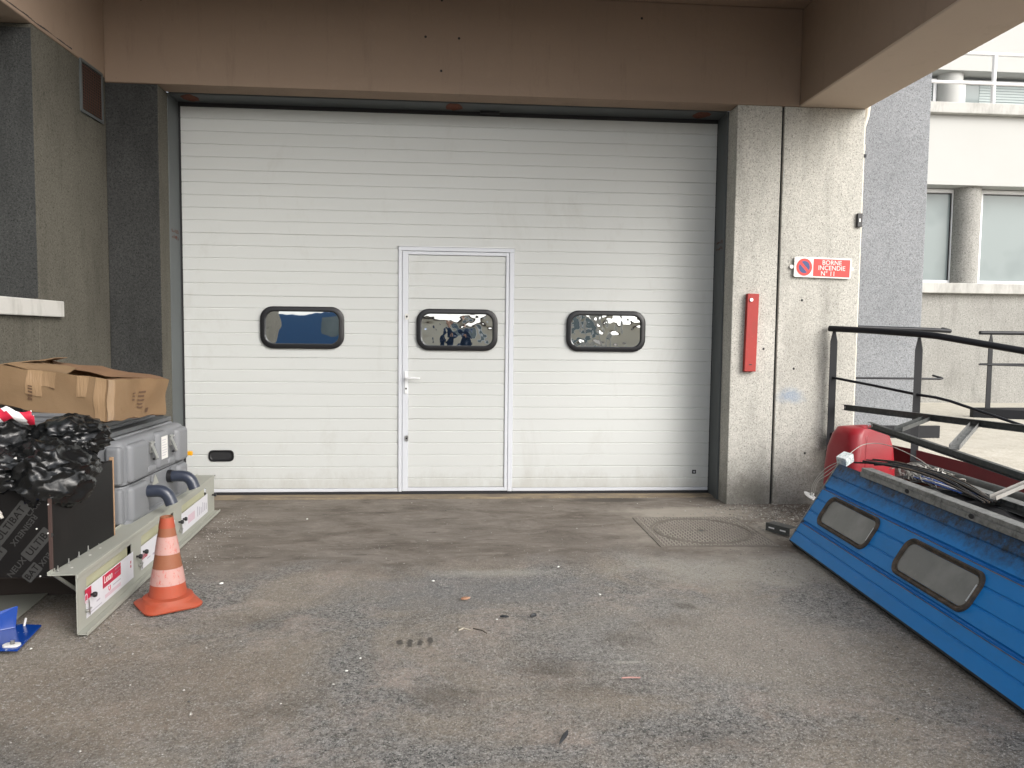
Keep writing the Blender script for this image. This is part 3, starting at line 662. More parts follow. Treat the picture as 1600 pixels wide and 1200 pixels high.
def pwin(s0, s1, t0, t1):
    cx, cz = (s0 + s1) / 2, (t0 + t1) / 2; W, H = s1 - s0, t1 - t0
    rings = []
    for dw, r_, o in ((0, .065, .000), (0.003, .064, .012), (.018, .058, .018), (.034, .052, .012), (.040, .050, .004), (.044, .049, .007), (.052, .046, .007), (.056, .045, -.006)):
        rings.append([tuple(on_p(cx + x, cz + z, o)) for x, z in rrect(W - dw * 1.0, H - dw * 1.0, r_, 8)])
    f = obj('window', MB().loft(rings, cap=False), m_grime, pm, smooth=35)
    q_ = [[tuple(on_p(cx + x * k, cz + z * k, .0025 + .002 * (1 - k * k))) for x, z in rrect(W - .056, H - .056, .045, 8)] for k in (1, .95, .8, .5, .02)]
    obj('pane', MB().loft(q_), m_oldpane, f, smooth=60)
    a_, b_ = W / 2 - .037, H / 2 - .062
    obj('bright_trim', MB().tube([on_p(cx + a_, cz - b_, .003), on_p(cx + a_ + .002, cz, .004), on_p(cx + a_, cz + b_, .003)], .0035, 8), m_wrail, f)
pwin(.185, .835, .182, .392); pwin(1.135, 1.775, .172, .382)
# second old panel under it, flat, and the heap it rests on
m_greypan = Mat('dusty_grey_panel', (.10, .105, .11), .7); m_greypan.mix(m_greypan.ramp(m_greypan.noise(7, 6, .7), (.4, 0), (.65, .8)), (.05, .05, .048)).bump(m_greypan.noise(30), .2, .002)
zz = 0
for i, (x0, x1, z0, z1, ya) in enumerate(((2.62, 3.18, .015, .065, 5.10), (2.58, 3.20, .085, .135, 4.95), (2.66, 3.16, .155, .205, 5.05), (2.62, 3.14, .225, .275, 4.9), (2.66, 3.14, .30, .35, 4.98), (2.66, 3.12, .375, .425, 4.9))):
    e_ = empty('scrap_door_panel', ((x0 + x1) / 2, 3.2, z0), R(random.uniform(-1, 1)), label='%s grey scrap door panel lying in the flat stack behind the blue panel' % ('lowest', 'second lowest', 'third', 'fourth', 'fifth', 'topmost')[i], cat='door panel', group='scrap panels stacked behind the blue panel')
    b = MB().box(x0 - (x0 + x1) / 2, x1 - (x0 + x1) / 2, 1.6 - 3.2, ya - 3.2, 0, z1 - z0); obj('skin', b, m_greypan, e_, bevel=.004)
    obj('end_strip', MB().box(x0 - (x0 + x1) / 2 + .01, x1 - (x0 + x1) / 2 - .01, ya - 3.199, ya - 3.195, .004, z1 - z0 - .004), m_galv, e_)
    obj('packing_strip', MB().box(-.2, .2, 0.2, .24, -.02, -.0005), m_grime, e_)
    obj('packing_strip', MB().box(-.2, .2, 1.2, 1.24, -.02, -.0005), m_grime, e_)
def uprof(w_, h_, t): return [(-w_ / 2, 0), (w_ / 2, 0), (w_ / 2, h_), (w_ / 2 - t, h_), (w_ / 2 - t, t), (-w_ / 2 + t, t), (-w_ / 2 + t, h_), (-w_ / 2, h_)]
def cprof(w_, h_, t): return [(-w_ / 2, 0), (w_ / 2, 0), (w_ / 2, t), (-w_ / 2 + t, t), (-w_ / 2 + t, h_ - t), (w_ / 2, h_ - t), (w_ / 2, h_), (-w_ / 2, h_)]
ga = T0 + Dn * .36 + Vector((.022, 0, -.012)); gbp = T0 + Dn * 3.5 + Vector((.022, 0, -.012))
ch = empty('galvanised_track', label='long mottled galvanised door track resting along the upper edge of the blue panel', cat='metal track')
obj('track', MB().bar(ga, gbp, [(-.032, 0), (-.028, 0), (-.028, .050), (.028, .050), (.028, 0), (.032, 0), (.032, .056), (-.032, .056)]), m_galv, ch, bevel=.002)
obj('lip', MB().bar(ga + Vector((-.036, 0, .004)), gbp + Vector((-.036, 0, .004)), [(-.004, 0), (.004, 0), (.004, .03), (-.004, .03)]), m_galv, ch, bevel=.001)
for s in (.55, 1.12, 1.7, 2.3):
    q_ = T0 + Dn * (.36 + s) + Vector((-.019, 0, .012)); b = MB(); b.loft([[(q_.x + dx, q_.y + .018 * math.cos(k * .6283), q_.z + .012 * math.sin(k * .6283)) for k in range(10)] for dx in (0, -.003)]); obj('slot_hole', b, m_seal, ch)
def strut(name, a, b_, w_, h_, t, mat, label, cat, group=None, prof=None, slots=0):
    e_ = empty(name, label=label, cat=cat, group=group)
    obj('profile', MB().bar(a, b_, (prof or uprof)(w_, h_, t)), mat, e_)
    a, b_ = Vector(a), Vector(b_); d = (b_ - a).normalized(); sx_ = d.cross(Vector((0, 0, 1))).normalized(); up = sx_.cross(d)
    for i in range(slots):
        for side in (-1, 1):
            c_ = a + d * (.02 + i * .035) + sx_ * side * (w_ / 2 + .0004) + up * h_ * .5
            obj('slot', MB().obox(c_ - d * .010 - up * .004, d * .020, up * .008, sx_ * side * .0006), m_seal, e_)
    return e_
m_dgalv = Mat('dark_weathered_steel', (.075, .08, .078), .55, .35); m_dgalv.mix(m_dgalv.ramp(m_dgalv.noise(35, 5, .7), (.5, 0), (.7, .6)), (.16, .165, .16)).mix(m_dgalv.ramp(m_dgalv.noise(6, 5, .7), (.5, 0), (.7, .6)), (.045, .05, .045)).bump(m_dgalv.noise(60), .2, .001)
m_lgalv = Mat('light_steel_strut', (.34, .33, .31), .5, .3); m_lgalv.mix(m_lgalv.ramp(m_lgalv.noise(20, 5, .7), (.5, 0), (.7, .6)), (.22, .20, .17))
tA0, tA1 = Vector((3.165, 5.92, .79)), Vector((3.83, 3.7, .79)); tB0, tB1 = Vector((2.955, 5.15, .735)), Vector((2.90, 3.30, .630))
fr_ = empty('steel_frame_rails', label='dark slotted steel rail frame with two crosspieces lying over the scrap pile', cat='steel frame')
cp = lambda w_, h_, t: cprof(w_, h_, t)
obj('rail', MB().bar(tA0, tA1, cprof(.03, .046, .003)), m_dgalv, fr_); obj('rail', MB().bar(tB0, tB1, cprof(.03, .044, .003)), m_dgalv, fr_)
for p, d in ((tA0, 1), (tB0, 1)):
    for i in range(2): obj('slot', MB().obox(p + (tA1 - tA0).normalized() * (.015 + i * .03) + Vector((-.0158, 0, .012 + i * .001)), (.0004, 0, 0), (0, .006, 0), (0, 0, .022)), m_wrail, fr_)
for sa, sb, mt in ((.34, .20, m_dgalv), (.50, .52, m_galv)):
    a = tA0.lerp(tA1, sa) + Vector((0, 0, .0)); b_ = tB0.lerp(tB1, sb) + Vector((0, 0, .046))
    obj('crosspiece', MB().bar(a, b_, uprof(.055, .028, .003)), mt, fr_)
strut('loose_steel_strut', (2.60, 3.42, .60), (3.25, 3.62, .76), .034, .02, .003, m_lgalv, 'pale steel strut leaning across the scrap pile at the right edge of the picture', 'strut')
strut('grey_channel', (2.99, 4.22, .47), (2.86, 2.6, .47), .07, .055, .003, m_galv, 'short grey galvanised channel on the scrap pile right of the tangle of wires', 'metal channel', prof=cprof)
e_ = empty('grey_lagged_pipe', label='thick dark grey pipe lying on the scrap pile beneath the steel rail frame', cat='pipe')
obj('pipe', MB().tube([(3.245, 5.02, .475), (3.22, 4.6, .475), (3.20, 4.0, .470), (3.18, 3.2, .470)], .042, 16), m_dgalv, e_, smooth=50)
obj('end_collar', MB().tube([(3.247, 5.06, .475), (3.246, 5.0, .475)], .046, 16), m_rail, e_, smooth=50)
for i, (a, b_, w_, lab) in enumerate((((2.72, 4.62, .43), (3.10, 3.95, .47), .045, 'grey'), ((3.12, 4.95, .44), (2.72, 4.30, .455), .035, 'short'), ((2.80, 4.85, .445), (2.95, 4.35, .47), .025, 'narrow'))):
    strut('scrap_strip', a, b_, w_, .018, .002, (m_dgalv, m_galv, m_rust)[i], ('dark wide', 'pale mottled galvanised', 'narrow rusty')[i] + ' metal strip lying across the scrap heap behind the blue panel', 'metal strip', group='scrap strips on the heap')
sb = empty('dirty_sheet', label='dirty dark plastic sheet crumpled on the heap behind the galvanised track', cat='plastic sheet')
b = MB(); K = 22
for j in range(K + 1):
    for i in range(K + 1):
        x, y = 2.66 + .42 * i / K, 3.3 + 1.45 * j / K; b.v.append((x, y, .455 + .045 * abs(noise.noise((x * 9, y * 5, 1))) + .02 * noise.noise((x * 22, y * 14, 4))))
for j in range(K):
    for i in range(K): q_ = j * (K + 1) + i; b.f.append((q_, q_ + 1, q_ + K + 2, q_ + K + 1))
o = obj('sheet', b, m_seal, sb, smooth=60); sm = o.modifiers.new('t', 'SOLIDIFY'); sm.thickness = .002
# red bin
m_redpl = Mat('red_plastic', (.28, .008, .016), .4, spec=.5); m_redpl.b.inputs['Subsurface Weight'].default_value = .08; m_redpl.b.inputs['Subsurface Radius'].default_value = (.05, .01, .01)
m_redpl.mix(m_redpl.ramp(m_redpl.noise(6, 4), (.45, 0), (.75, .4)), (.33, .02, .03)).bump(m_redpl.noise(5, 3), .15, .01)
bn = empty('red_plastic_tub', (3.05, 5.43, 0), label='upturned red plastic tub wedged between the right pillar and the blue panel', cat='plastic tub')
def rr_loop(w_, d_, r_, z, cx=0, cy=0, n_=6, rot=0):
    c, s = math.cos(rot), math.sin(rot); return [(cx + x * c - y * s, cy + x * s + y * c, z) for x, y in rrect(w_, d_, r_, n_)]
ro = .35
obj('body', MB().loft([rr_loop(.47, .30, .06, .02, rot=ro), rr_loop(.47, .30, .06, .40, rot=ro), rr_loop(.44, .29, .07, .56, rot=ro), rr_loop(.39, .26, .08, .66, rot=ro), rr_loop(.33, .22, .08, .708, rot=ro), rr_loop(.25, .14, .06, .716, rot=ro)]), m_redpl, bn, smooth=50)
rg = MB(); pts = [(-.05, -.17, .05), (-.055, -.168, .40), (-.05, -.160, .56), (-.035, -.145, .64), (-.02, -.10, .705), (.0, -.02, .722)]
rg.loft([[(x - .045, y + .02, z), (x - .03, y - .012, z + .006), (x + .0, y - .016, z + .008), (x + .03, y + .022, z)] for x, y, z in pts]); obj('spine_rib', rg, m_redpl, bn, smooth=50)
obj('rim', MB().loft([rr_loop(.49, .32, .06, .0, rot=ro), rr_loop(.50, .33, .065, .012, rot=ro), rr_loop(.49, .32, .06, .03, rot=ro)]), m_redpl, bn, smooth=50)
# pale junction box on the panel corner, with wires and a cap
m_paint = Mat('paint_splashed_white', (.62, .66, .66), .6); m_paint.mix(m_paint.ramp(m_paint.noise(40, 5, .8), (.5, 0), (.62, .9)), (.16, .22, .22))
jb = empty('paint_splashed_box', (2.60, 4.80, .545), R(20), label='small paint splashed pale box on the far top corner of the blue panel', cat='box')
obj('housing', MB().box(-.042, .042, -.036, .036, 0, .058), m_paint, jb, bevel=.003); jb.rotation_euler = (R(8), R(-22), R(25))
m_wire = Mat('pale_wire', (.45, .43, .39), .5); m_wire.bump(m_wire.noise(80), .1, .001)
def wire(pts, r_, lab, mat=None, n_=30, group=None):
    P = [Vector(p) for p in pts]; out = []
    for i in range(len(P) - 1):
        p0, p1, p2, p3 = P[max(i - 1, 0)], P[i], P[i + 1], P[min(i + 2, len(P) - 1)]
        for k in range(6):
            t = k / 6; out.append(.5 * ((2 * p1) + (p2 - p0) * t + (2 * p0 - 5 * p1 + 4 * p2 - p3) * t * t + (3 * p1 - p0 - 3 * p2 + p3) * t ** 3))
    out.append(P[-1]); return MB().tube(out, r_, 6)
w1 = empty('wires_with_cap', label='thin pale wires hanging over the panel end with a white cap at their tip', cat='wires')
for k in range(3):
    obj('wire', wire([(2.60, 4.80, .57), (2.50 + .01 * k, 4.86, .50 - .02 * k), (2.44 + .012 * k, 4.90, .40), (2.43 + .014 * k, 4.93, .30 + .006 * k)], .0028, ''), m_wire, w1, smooth=60)
capm = MB().lathe([(.001, 0), (.045, .0), (.05, .006), (.02, .012), (.012, .03), (.001, .03)], seg=20); c_ = obj('cap', capm, m_signw, w1, smooth=50)
c_.location = (2.44, 4.95, .285); c_.rotation_euler = (R(20), R(24), 0)
w2 = empty('long_pale_wire', label='single pale wire looping past the red tub to the heap of wires', cat='wire')
obj('wire', wire([(2.62, 4.80, .60), (2.75, 4.85, .66), (2.88, 4.80, .665), (3.0, 4.65, .60), (3.04, 4.5, .53)], .0025, ''), m_wire, w2, smooth=60)
tg = empty('tangle_of_wires', label='tangle of cream and grey wires heaped on the scrap pile behind the galvanised track', cat='wires')
random.seed(11)
for k in range(26):
    pts = []; cx, cy = 3.0 + random.uniform(-.05, .05), 4.50 + random.uniform(-.16, .2)
    a0 = random.uniform(0, 6.28); rr = random.uniform(.03, .11)
    for i in range(7):
        a = a0 + i * random.uniform(.7, 1.1); pts.append((cx + rr * math.cos(a), cy + rr * 1.5 * math.sin(a), .47 + random.uniform(0, .09)))
    obj('wire', wire(pts, random.choice((.0022, .003, .004)), ''), random.choice((m_wire, m_wire, m_signw, m_dgalv)), tg, smooth=60)
random.seed(5)
dk = empty('dark_cable_bundle', label='bundle of dark frayed cables lying along the far end of the galvanised track', cat='cables')
for k in range(14):
    x = 2.60 + random.uniform(-.02, .09); obj('cable', wire([(x - .02, 4.58 + random.uniform(-.08, .05), .575 + random.uniform(0, .03)), (x + .04, 4.35, .60 + random.uniform(0, .02)), (x + .12 + random.uniform(0, .1), 4.1, .56 + random.uniform(0, .03)), (x + .25, 3.8, .50)], random.choice((.004, .006)), ''), random.choice((m_grime, m_seal, m_dgalv)), dk, smooth=60)
m_bstrip = Mat('blue_plastic_strip', (.03, .10, .42), .35); m_bstrip.bump(m_bstrip.noise(50), .05, .001)
st = empty('blue_white_strips', label='bundle of thin blue and white plastic strips beside the tangle of wires', cat='plastic strips')
for k in range(7):
    a = Vector((2.90 + k * .012, 4.52 - k * .02, .50 + .006 * (k % 3))); b_ = a + Vector((.0, -.45, -.01))
    obj('strip', MB().bar(a, b_, [(-.0045, 0), (.0045, 0), (.0045, .005), (-.0045, .005)]), (m_bstrip, m_signw)[k % 2], st)
# slotted bracket lying on the ground
bk = empty('slotted_steel_bracket', (2.262, 5.05, .0), R(-62), label='small slotted steel angle bracket lying on the ground by the corner of the blue panel', cat='bracket')
b = MB(); b.box(-.10, .10, -.004, 0, .004, .062); b.box(-.10, .10, 0, .085, .058, .062); obj('angle', b, m_dgalv, bk, bevel=.001)
for x in (-.05, .045): obj('slot', MB().box(x - .024, x + .024, -.0048, -.0041, .028, .038), m_wrail, bk)
e_ = empty('black_plastic_clip', (2.40, 4.90, .01), R(30), label='broken black plastic clip on the ground against the end of the blue panel', cat='clip')
obj('clip', MB().tube([(0, 0, .0), (.01, 0, .05), (-.01, .01, .09)], [.008, .006, .004], 8).tube([(0, 0, .03), (.03, .01, .02)], [.006, .004], 8), m_black, e_, smooth=40)

# ---------------------------------------------------------------- left: steel trough (old heater cabinet front)
m_cab = Mat('grey_green_enamel', (.33, .335, .295), .5); m_cab.mix(m_cab.ramp(m_cab.noise(5, 6, .7), (.45, 0), (.7, .5)), (.33, .33, .28)).mix(m_cab.ramp(m_cab.noise(30, 5, .8), (.62, 0), (.74, .6)), (.25, .22, .17)).bump(m_cab.noise(40), .1, .001)
m_film = Mat('white_printed_film', (.66, .66, .70), .35); m_film.mix(m_film.ramp(m_film.noise(3, 4), (.45, 0), (.7, .4)), (.58, .58, .60)).bump(m_film.noise(6, 3), .2, .004)
m_poly = Mat('yellowed_polycarbonate', (.44, .44, .30), .3); m_poly.mix(m_poly.ramp(m_poly.noise(3, 5), (.4, 0), (.7, .6)), (.32, .31, .20))
m_lred = Mat('label_red', (.48, .02, .06), .4); m_lred.bump(m_lred.noise(60), .03, .001)
m_lgrey = Mat('print_grey', (.42, .40, .46), .5); m_lgrey.bump(m_lgrey.noise(60), .03, .001)
m_lpink = Mat('print_pink', (.60, .46, .52), .5); m_lpink.bump(m_lpink.noise(60), .03, .001)
Q0 = Vector((-1.67, 3.434, 0)); QD = (Vector((-1.815, 5.833, 0)) - Q0).normalized(); QN = Vector((QD.y, -QD.x, 0)); QL = 2.40
tr = empty('steel_cabinet_front', (-1.67, 3.434, 0), math.atan2(QD.y, QD.x), label='long pale steel cabinet front with three slots, on edge beside the traffic cone', cat='steel cabinet')
# local: x along, y = left side (towards wall), z up ; outward = -y
H = .285; ops = [(.10, .672), (.818, 1.404), (1.572, 2.185)]
b = MB(); b.box(0, QL, 0, .004, .236, H); b.box(0, QL, 0, .004, .012, .062)
xs = [0] + [v for o_ in ops for v in o_] + [QL]
for i in range(0, len(xs), 2): b.box(xs[i], xs[i + 1], 0, .004, .062, .236)
obj('face', b, m_cab, tr)
obj('top_sheet', MB().box(-.004, QL, .0045, .118, H - .004, H).box(0, QL, .118, .122, H - .004, H + .012), m_cab, tr, bevel=.0015)
b = MB(); b.box(-.004, QL + .01, -.040, .0, .008, .012); b.box(-.004, QL + .01, -.042, -.039, .004, .022); obj('bottom_flange', b, m_cab, tr, bevel=.001)
obj('front_fold', MB().box(-.003, QL, -.006, -.0005, H - .022, H - .001), m_cab, tr, bevel=.002)
obj('end_brace', MB().bar((.02, .112, .28), (.30, .010, .02), [(-.006, 0), (.006, 0), (.006, .012), (-.006, .012)]), m_cab, tr)
for i, (a, c_) in enumerate(ops):
    obj('polycarbonate_strip', MB().box(a - .02, c_ - (.03, .02, .02)[i], .012, .018, .165, .245), m_poly, tr)
    f = obj('protective_film', MB().box(a - .012, c_ + .012, -.0035, -.0015, .050, (.190, .182, .186)[i]), m_film, tr)
    mk = lambda x0, x1, z0, z1, m_, nm='print_block': obj(nm, MB().box(x0, x1, -.0042, -.0037, z0, z1), m_, f)
    if i == 0:
        mk(.275, .505, .124, .186, m_lred, 'brand_label')
        me = text_mesh('Lexan', .052, .0002, bold=.0008); o = obj('lettering', me, m_signw); place(o, f, Matrix.Translation((.342, -.0046, .160)) @ Matrix.Rotation(R(90), 4, 'X') @ Matrix.Diagonal((.85, 1, 1, 1)))
        mk(.425, .500, .168, .178, m_lpink); mk(.425, .50, .150, .156, m_lpink); mk(.285, .40, .130, .1335, m_signw)
        mk(.30, .50, .068, .086, m_lpink); mk(.20, .24, .088, .095, m_lgrey); mk(.40, .50, .100, .106, m_lgrey); mk(.12, .26, .062, .066, m_lgrey)
        u = MB().tube([(.345, -.0045, .115), (.345, -.0045, .098), (.355, -.0045, .091), (.365, -.0045, .098), (.365, -.0045, .115)], .0018, 6); obj('print_mark', u, m_lred, f)
        for z in (.145, .122): mk(.640, .652, z - .008, z + .006, m_lred)
        mk(.075, .142, .136, .186, m_lred, 'red_label')
        lp = MB().ring(.082, .145, [(.03, .045, .012, -.0044), (.03, .045, .012, -.0052), (.02, .034, .009, -.0052), (.02, .034, .009, -.0044)], None, 5); obj('print_mark', lp, m_lpink, f)
    if i == 1:
        me = text_mesh('Lexan', .048, .0002, bold=.0006); o = obj('lettering', me, m_lred); place(o, f, Matrix.Translation((.86, -.0046, .120)) @ Matrix.Rotation(R(90), 4, 'X') @ Matrix.Diagonal((.8, 1, 1, 1)))
        for k in range(5): mk(.90 + .09 * k, .95 + .09 * k, .085 - .004 * (k % 2), .092, m_lgrey)
    if i == 2:
        mk(1.70, 1.86, .085, .14, m_lpink); 
        for k in range(6): mk(1.92 + .045 * k, 1.94 + .045 * k, .08, .15 - .012 * (k % 3), m_lgrey)
        mk(1.62, 1.66, .14, .146, m_lgrey)
for x in (.135, .742, .835, 1.506, 1.586, 2.338):
    kn = obj('knob', MB().loft([[(x + r_ * math.cos(k * .524), y, .146 + r_ * math.sin(k * .524)) for k in range(12)] for r_, y in ((.006, 0), (.006, -.012), (.011, -.014), (.0135, -.022), (.011, -.030), (.004, -.032))]), m_black, tr, smooth=50)
for x in (.10, .79, 1.535):
    obj('rod', MB().tube([(x, -.010, .135), (x + .004, -.012, .062)], .0028, 6).tube([(x - .016, -.012, .088), (x + .022, -.012, .090)], .0032, 6), m_chrome, tr, smooth=50)
    obj('rod_eye', MB().tube([(x - .018, -.02, .088), (x - .018, -.004, .088)], .008, 10), m_chrome, tr, smooth=50)
obj('end_tab', MB().box(QL, QL + .03, -.004, 0, .274, .280).box(QL - .005, QL + .012, -.012, 0, .138, .148), m_black, tr)
bx = [.05, .16, .27, .375, .49, .63, .71]
for x in bx: 
    obj('bolt', MB().tube([(x, .098, H), (x, .098, H + .026)], .0032, 8).tube([(x, .098, H), (x, .098, H + .006)], .007, 6), m_chrome, tr, smooth=40)
for x in (.10, .30, .42): obj('hole', MB().loft([[(x + .008 * math.cos(k * .785), .06 + .006 * math.sin(k * .785), z) for k in range(8)] for z in (H + .0002, H + .001)]), m_signw, tr)

# ---------------------------------------------------------------- plywood crate
m_ply = Mat('black_film_faced_plywood', (.007, .0065, .0065), .5, spec=.25); m_ply.mix(m_ply.ramp(m_ply.noise(6, 6, .7, (1, 1, .4)), (.52, 0), (.72, .5)), (.016, .013, .012)).bump(m_ply.noise(10, 4), .1, .003)
m_plyedge = Mat('plywood_edge', (.42, .27, .16), .7); m_plyedge.mix(m_plyedge.ramp(m_plyedge.noise(20), (.4, 0), (.6, .5)), (.28, .17, .10))
m_prn = Mat('faded_grey_print', (.034, .034, .033), .6); m_prn.bump(m_prn.noise(60), .05, .001)
m_edgebr = Mat('dark_brown_edge', (.06, .035, .03), .6); m_edgebr.bump(m_edgebr.noise(60), .1, .001)
pc = empty('black_plywood_crate', (-1.792, 3.47, .262), label='black film faced plywood crate printed with grey lettering, behind the steel cabinet front', cat='crate')
obj('front_board', MB().box(-.82, 0, 0, .018, 0, .40), m_ply, pc)
obj('side_board', MB().box(-.018, 0, .019, .62, 0, .425), m_ply, pc)
obj('back_board', MB().box(-.80, -.019, .60, .618, 0, .42), m_ply, pc); obj('base_board', MB().box(-.80, -.019, .02, .599, 0, .018), m_ply, pc)
obj('board_edge', MB().box(-.016, .0005, .6205, .634, -.03, .44), m_plyedge, pc)
obj('board_edge', MB().box(-.82, -.11, .0, .018, .4005, .404), m_plyedge, pc)
obj('corner_edge', MB().box(-.010, .0012, -.0012, .012, 0, .40), m_edgebr, pc)
# string with a knot
sk = MB().tube([(-.215, -.006, .402), (-.218, -.008, .36), (-.222, -.008, .31)], .004, 6); obj('string', sk, m_wire, pc)
kk = MB(); 
for k in range(5): kk.tube([(-.222, -.01, .31), (-.222 + random.uniform(-.03, .03), -.014, .30 + random.uniform(-.03, .015))], .007, 6)
obj('string_knot', kk, m_wire, pc)
def plate_text(txt, x, z, size, ang, boxed):
    me = text_mesh(txt, size, .0001, bold=.0005, space=1.05); o = obj('lettering', me, m_ply if boxed else m_prn)
    M = Matrix.Translation((x, -.0016 if boxed else -.0008, z)) @ Matrix.Rotation(R(90), 4, 'X') @ Matrix.Rotation(R(ang), 4, 'Z'); place(o, pc, M)
    if boxed:
        q = rrect(size * len(txt) * .72, size * 1.25, .006, 3); o2 = obj('print_block', MB().loft([[(a, b_, z_) for a, b_ in q] for z_ in (0, .0003)]), m_prn)
        place(o2, pc, Matrix.Translation((x, -.0008, z)) @ Matrix.Rotation(R(90), 4, 'X') @ Matrix.Rotation(R(ang), 4, 'Z'))
plate_text('ULTIBAT', -.170, .245, .045, 52, True); plate_text('RESINEUX', -.115, .215, .036, 232, False)
plate_text('ULTIBAT', -.068, .150, .040, 50, True) if False else plate_text('ULTIB', -.060, .150, .045, 50, True)
plate_text('CARRE', -.062, .325, .036, 52, False); plate_text('NEUX', -.150, .045, .038, 50, False); plate_text('BAT', -.085, .022, .040, 50, True); plate_text('BAT', -.238, .100, .045, 52, True)
plate_text('EUX', -.028, .082, .034, 232, False)
for (x, z) in ((-.008, .33), (-.012, .20), (-.008, .012), (-.05, .005), (-.06, .22)):
    obj('screw', cyl_y(MB(), x, z, .0035, -.003, 0, 8), m_signw, pc)
# bearers under the crate
be = empty('crate_bearers', (-2.2, 3.75, 0), label='dark timber trestle bearers under the black plywood crate', cat='bearers')
m_dwood = Mat('dark_timber', (.045, .035, .03), .8); m_dwood.bump(m_dwood.noise(20, 4, .6, (1, 1, 5)), .3, .002)
obj('bearer', MB().box(-.38, .36, .25, .33, .0, .229), m_dwood, be); obj('bearer', MB().box(-.38, .10, 1.3, 1.4, 0, .229), m_dwood, be); obj('bearer', MB().box(-.38, .18, .8, .88, 0, .229), m_dwood, be)
obj('deck', MB().box(-.39, .385, -.20, 1.75, .231, .2605), m_dwood, be)
gs_ = empty('grey_metal_sheet', label='loose grey metal sheet on the ground beneath the plywood crate', cat='metal sheet')
obj('sheet', MB().obox((-2.55, 3.50, .012), (.52, .06, 0), (-.05, .42, .0), (0, 0, .004)), m_cab, gs_)

# ---------------------------------------------------------------- grey moulded case
m_case = Mat('grey_moulded_plastic', (.175, .183, .195), .5, spec=.4); m_case.mix(m_case.ramp(m_case.noise(4, 5, .65), (.4, 0), (.7, .5)), (.205, .208, .215)).mix(m_case.ramp(m_case.noise(14, 6, .8), (.6, 0), (.75, .4)), (.12, .12, .125)).bump(m_case.noise(180, 2), .12, .001)
cs = empty('grey_moulded_case', (-1.83, 4.30, .275), label='grey moulded plastic case with steel clasps and two dark pipe elbows', cat='case')
def sq_case(x0, x1, y0, y1, z0, z1, r_, rt=.03, rb=.03):
    w_, d_ = x1 - x0, y1 - y0; cx, cy = (x0 + x1) / 2, (y0 + y1) / 2; L = []
    for k in range(5):
        a = R(90 * k / 4); L.append(rr_loop(w_ - 2 * rb * (1 - math.sin(a)), d_ - 2 * rb * (1 - math.sin(a)), max(.005, r_ - rb * (1 - math.sin(a))), z0 + rb * (1 - math.cos(a)), cx, cy))
    for k in range(5):
        a = R(90 * k / 4); L.append(rr_loop(w_ - 2 * rt * (1 - math.cos(a)), d_ - 2 * rt * (1 - math.cos(a)), max(.005, r_ - rt * (1 - math.cos(a))), z1 - rt * (1 - math.sin(a)), cx, cy))
    return MB().loft(L)
obj('base', sq_case(-.62, 0, 0, .98, 0, .222, .05, .006, .03), m_case, cs, smooth=50)
obj('lid', sq_case(-.62, 0, 0, .98, .228, .480, .05, .045, .006), m_case, cs, smooth=50)
obj('seam', sq_case(-.61, -.010, .012, .968, .218, .232, .04, .002, .002), m_seal, cs)
# raised pads on the long face either side of the clasp bays, and on the end
for y0, y1, z0, z1, d_ in ((.05, .30, .236, .455, .030), (.05, .30, .012, .214, .030), (.77, .96, .236, .455, .030), (.80, .96, .012, .214, .026), (.46, .62, .245, .47, .024), (.02, .96, .005, .03, .02)):
    obj('raised_pad', sq_case(-.05, d_, y0, y1, z0, z1, .035, .025, .02), m_case, cs, smooth=50)
for x0, x1 in ((-.60, -.13), (-.09, -.005)):
    for z0, z1 in ((.236, .45), (.012, .214)):
        obj('raised_pad', sq_case(x0, x1, -.022, .05, z0, z1, .02, .02, .015), m_case, cs, smooth=50)
obj('lid_ridge', MB().loft([[(-.30 + x, y, .470 + z) for x, z in ((-.05, 0), (-.02, .03), (.02, .03), (.05, 0))] for y in (.04, .95)]), m_case, cs, bevel=.006)
obj('lid_rib', MB().loft([[(-.10 + x, y, .472 + z) for x, z in ((-.035, 0), (-.02, .018), (.02, .018), (.035, 0))] for y in (.03, .95)]), m_case, cs, bevel=.006)
for y in (.385, .70):
    c_ = obj('clasp', MB().box(.0, .012, y - .022, y + .022, .36, .43).box(.0, .02, y - .028, y + .028, .415, .425), m_chrome, cs, bevel=.002)
    obj('clasp_lever', MB().loft([[(.010 + a, y + dy, z) for a, z in ((0, .40), (.006, .40), (.034, .325), (.026, .322))] for dy in (-.018, .018)]), m_chrome, c_)
    obj('clasp_grip', MB().tube([(.030, y - .026, .325), (.030, y + .026, .325)], .008, 8), m_black, c_)
    obj('handle_bay', sq_case(-.03, .016, y - .06, y + .06, .244, .285, .02, .016, .01), m_case, cs, smooth=50)
    obj('hinge_ring', MB().box(.0, .014, y - .015, y + .015, .18, .222), m_case, cs, bevel=.004)
obj('side_latch', MB().box(-.122, -.098, -.030, -.005, .17, .265), m_chrome, cs, bevel=.003)
obj('side_latch', MB().box(-.130, -.092, -.034, -.004, .155, .185), m_chrome, cs, bevel=.003)
lb = obj('paper_label', MB().box(.0255, .0265, .49, .59, .30, .44), m_signw, cs)
for k in range(7): obj('print_line', MB().box(.0267, .0270, .50, .50 + random.uniform(.05, .08), .32 + k * .016, .324 + k * .016), m_lgrey, lb)
wt = obj('warning_triangle', MB().add([(.002, .40, .155), (.002, .50, .155), (.002, .45, .215), (.0005, .40, .155), (.0005, .50, .155), (.0005, .45, .215)], [(0, 1, 2), (3, 5, 4)]), m_cab, cs)
m_elb = Mat('dark_blue_grey_pvc', (.028, .035, .055), .28, spec=.6); m_elb.bump(m_elb.noise(30), .05, .001)
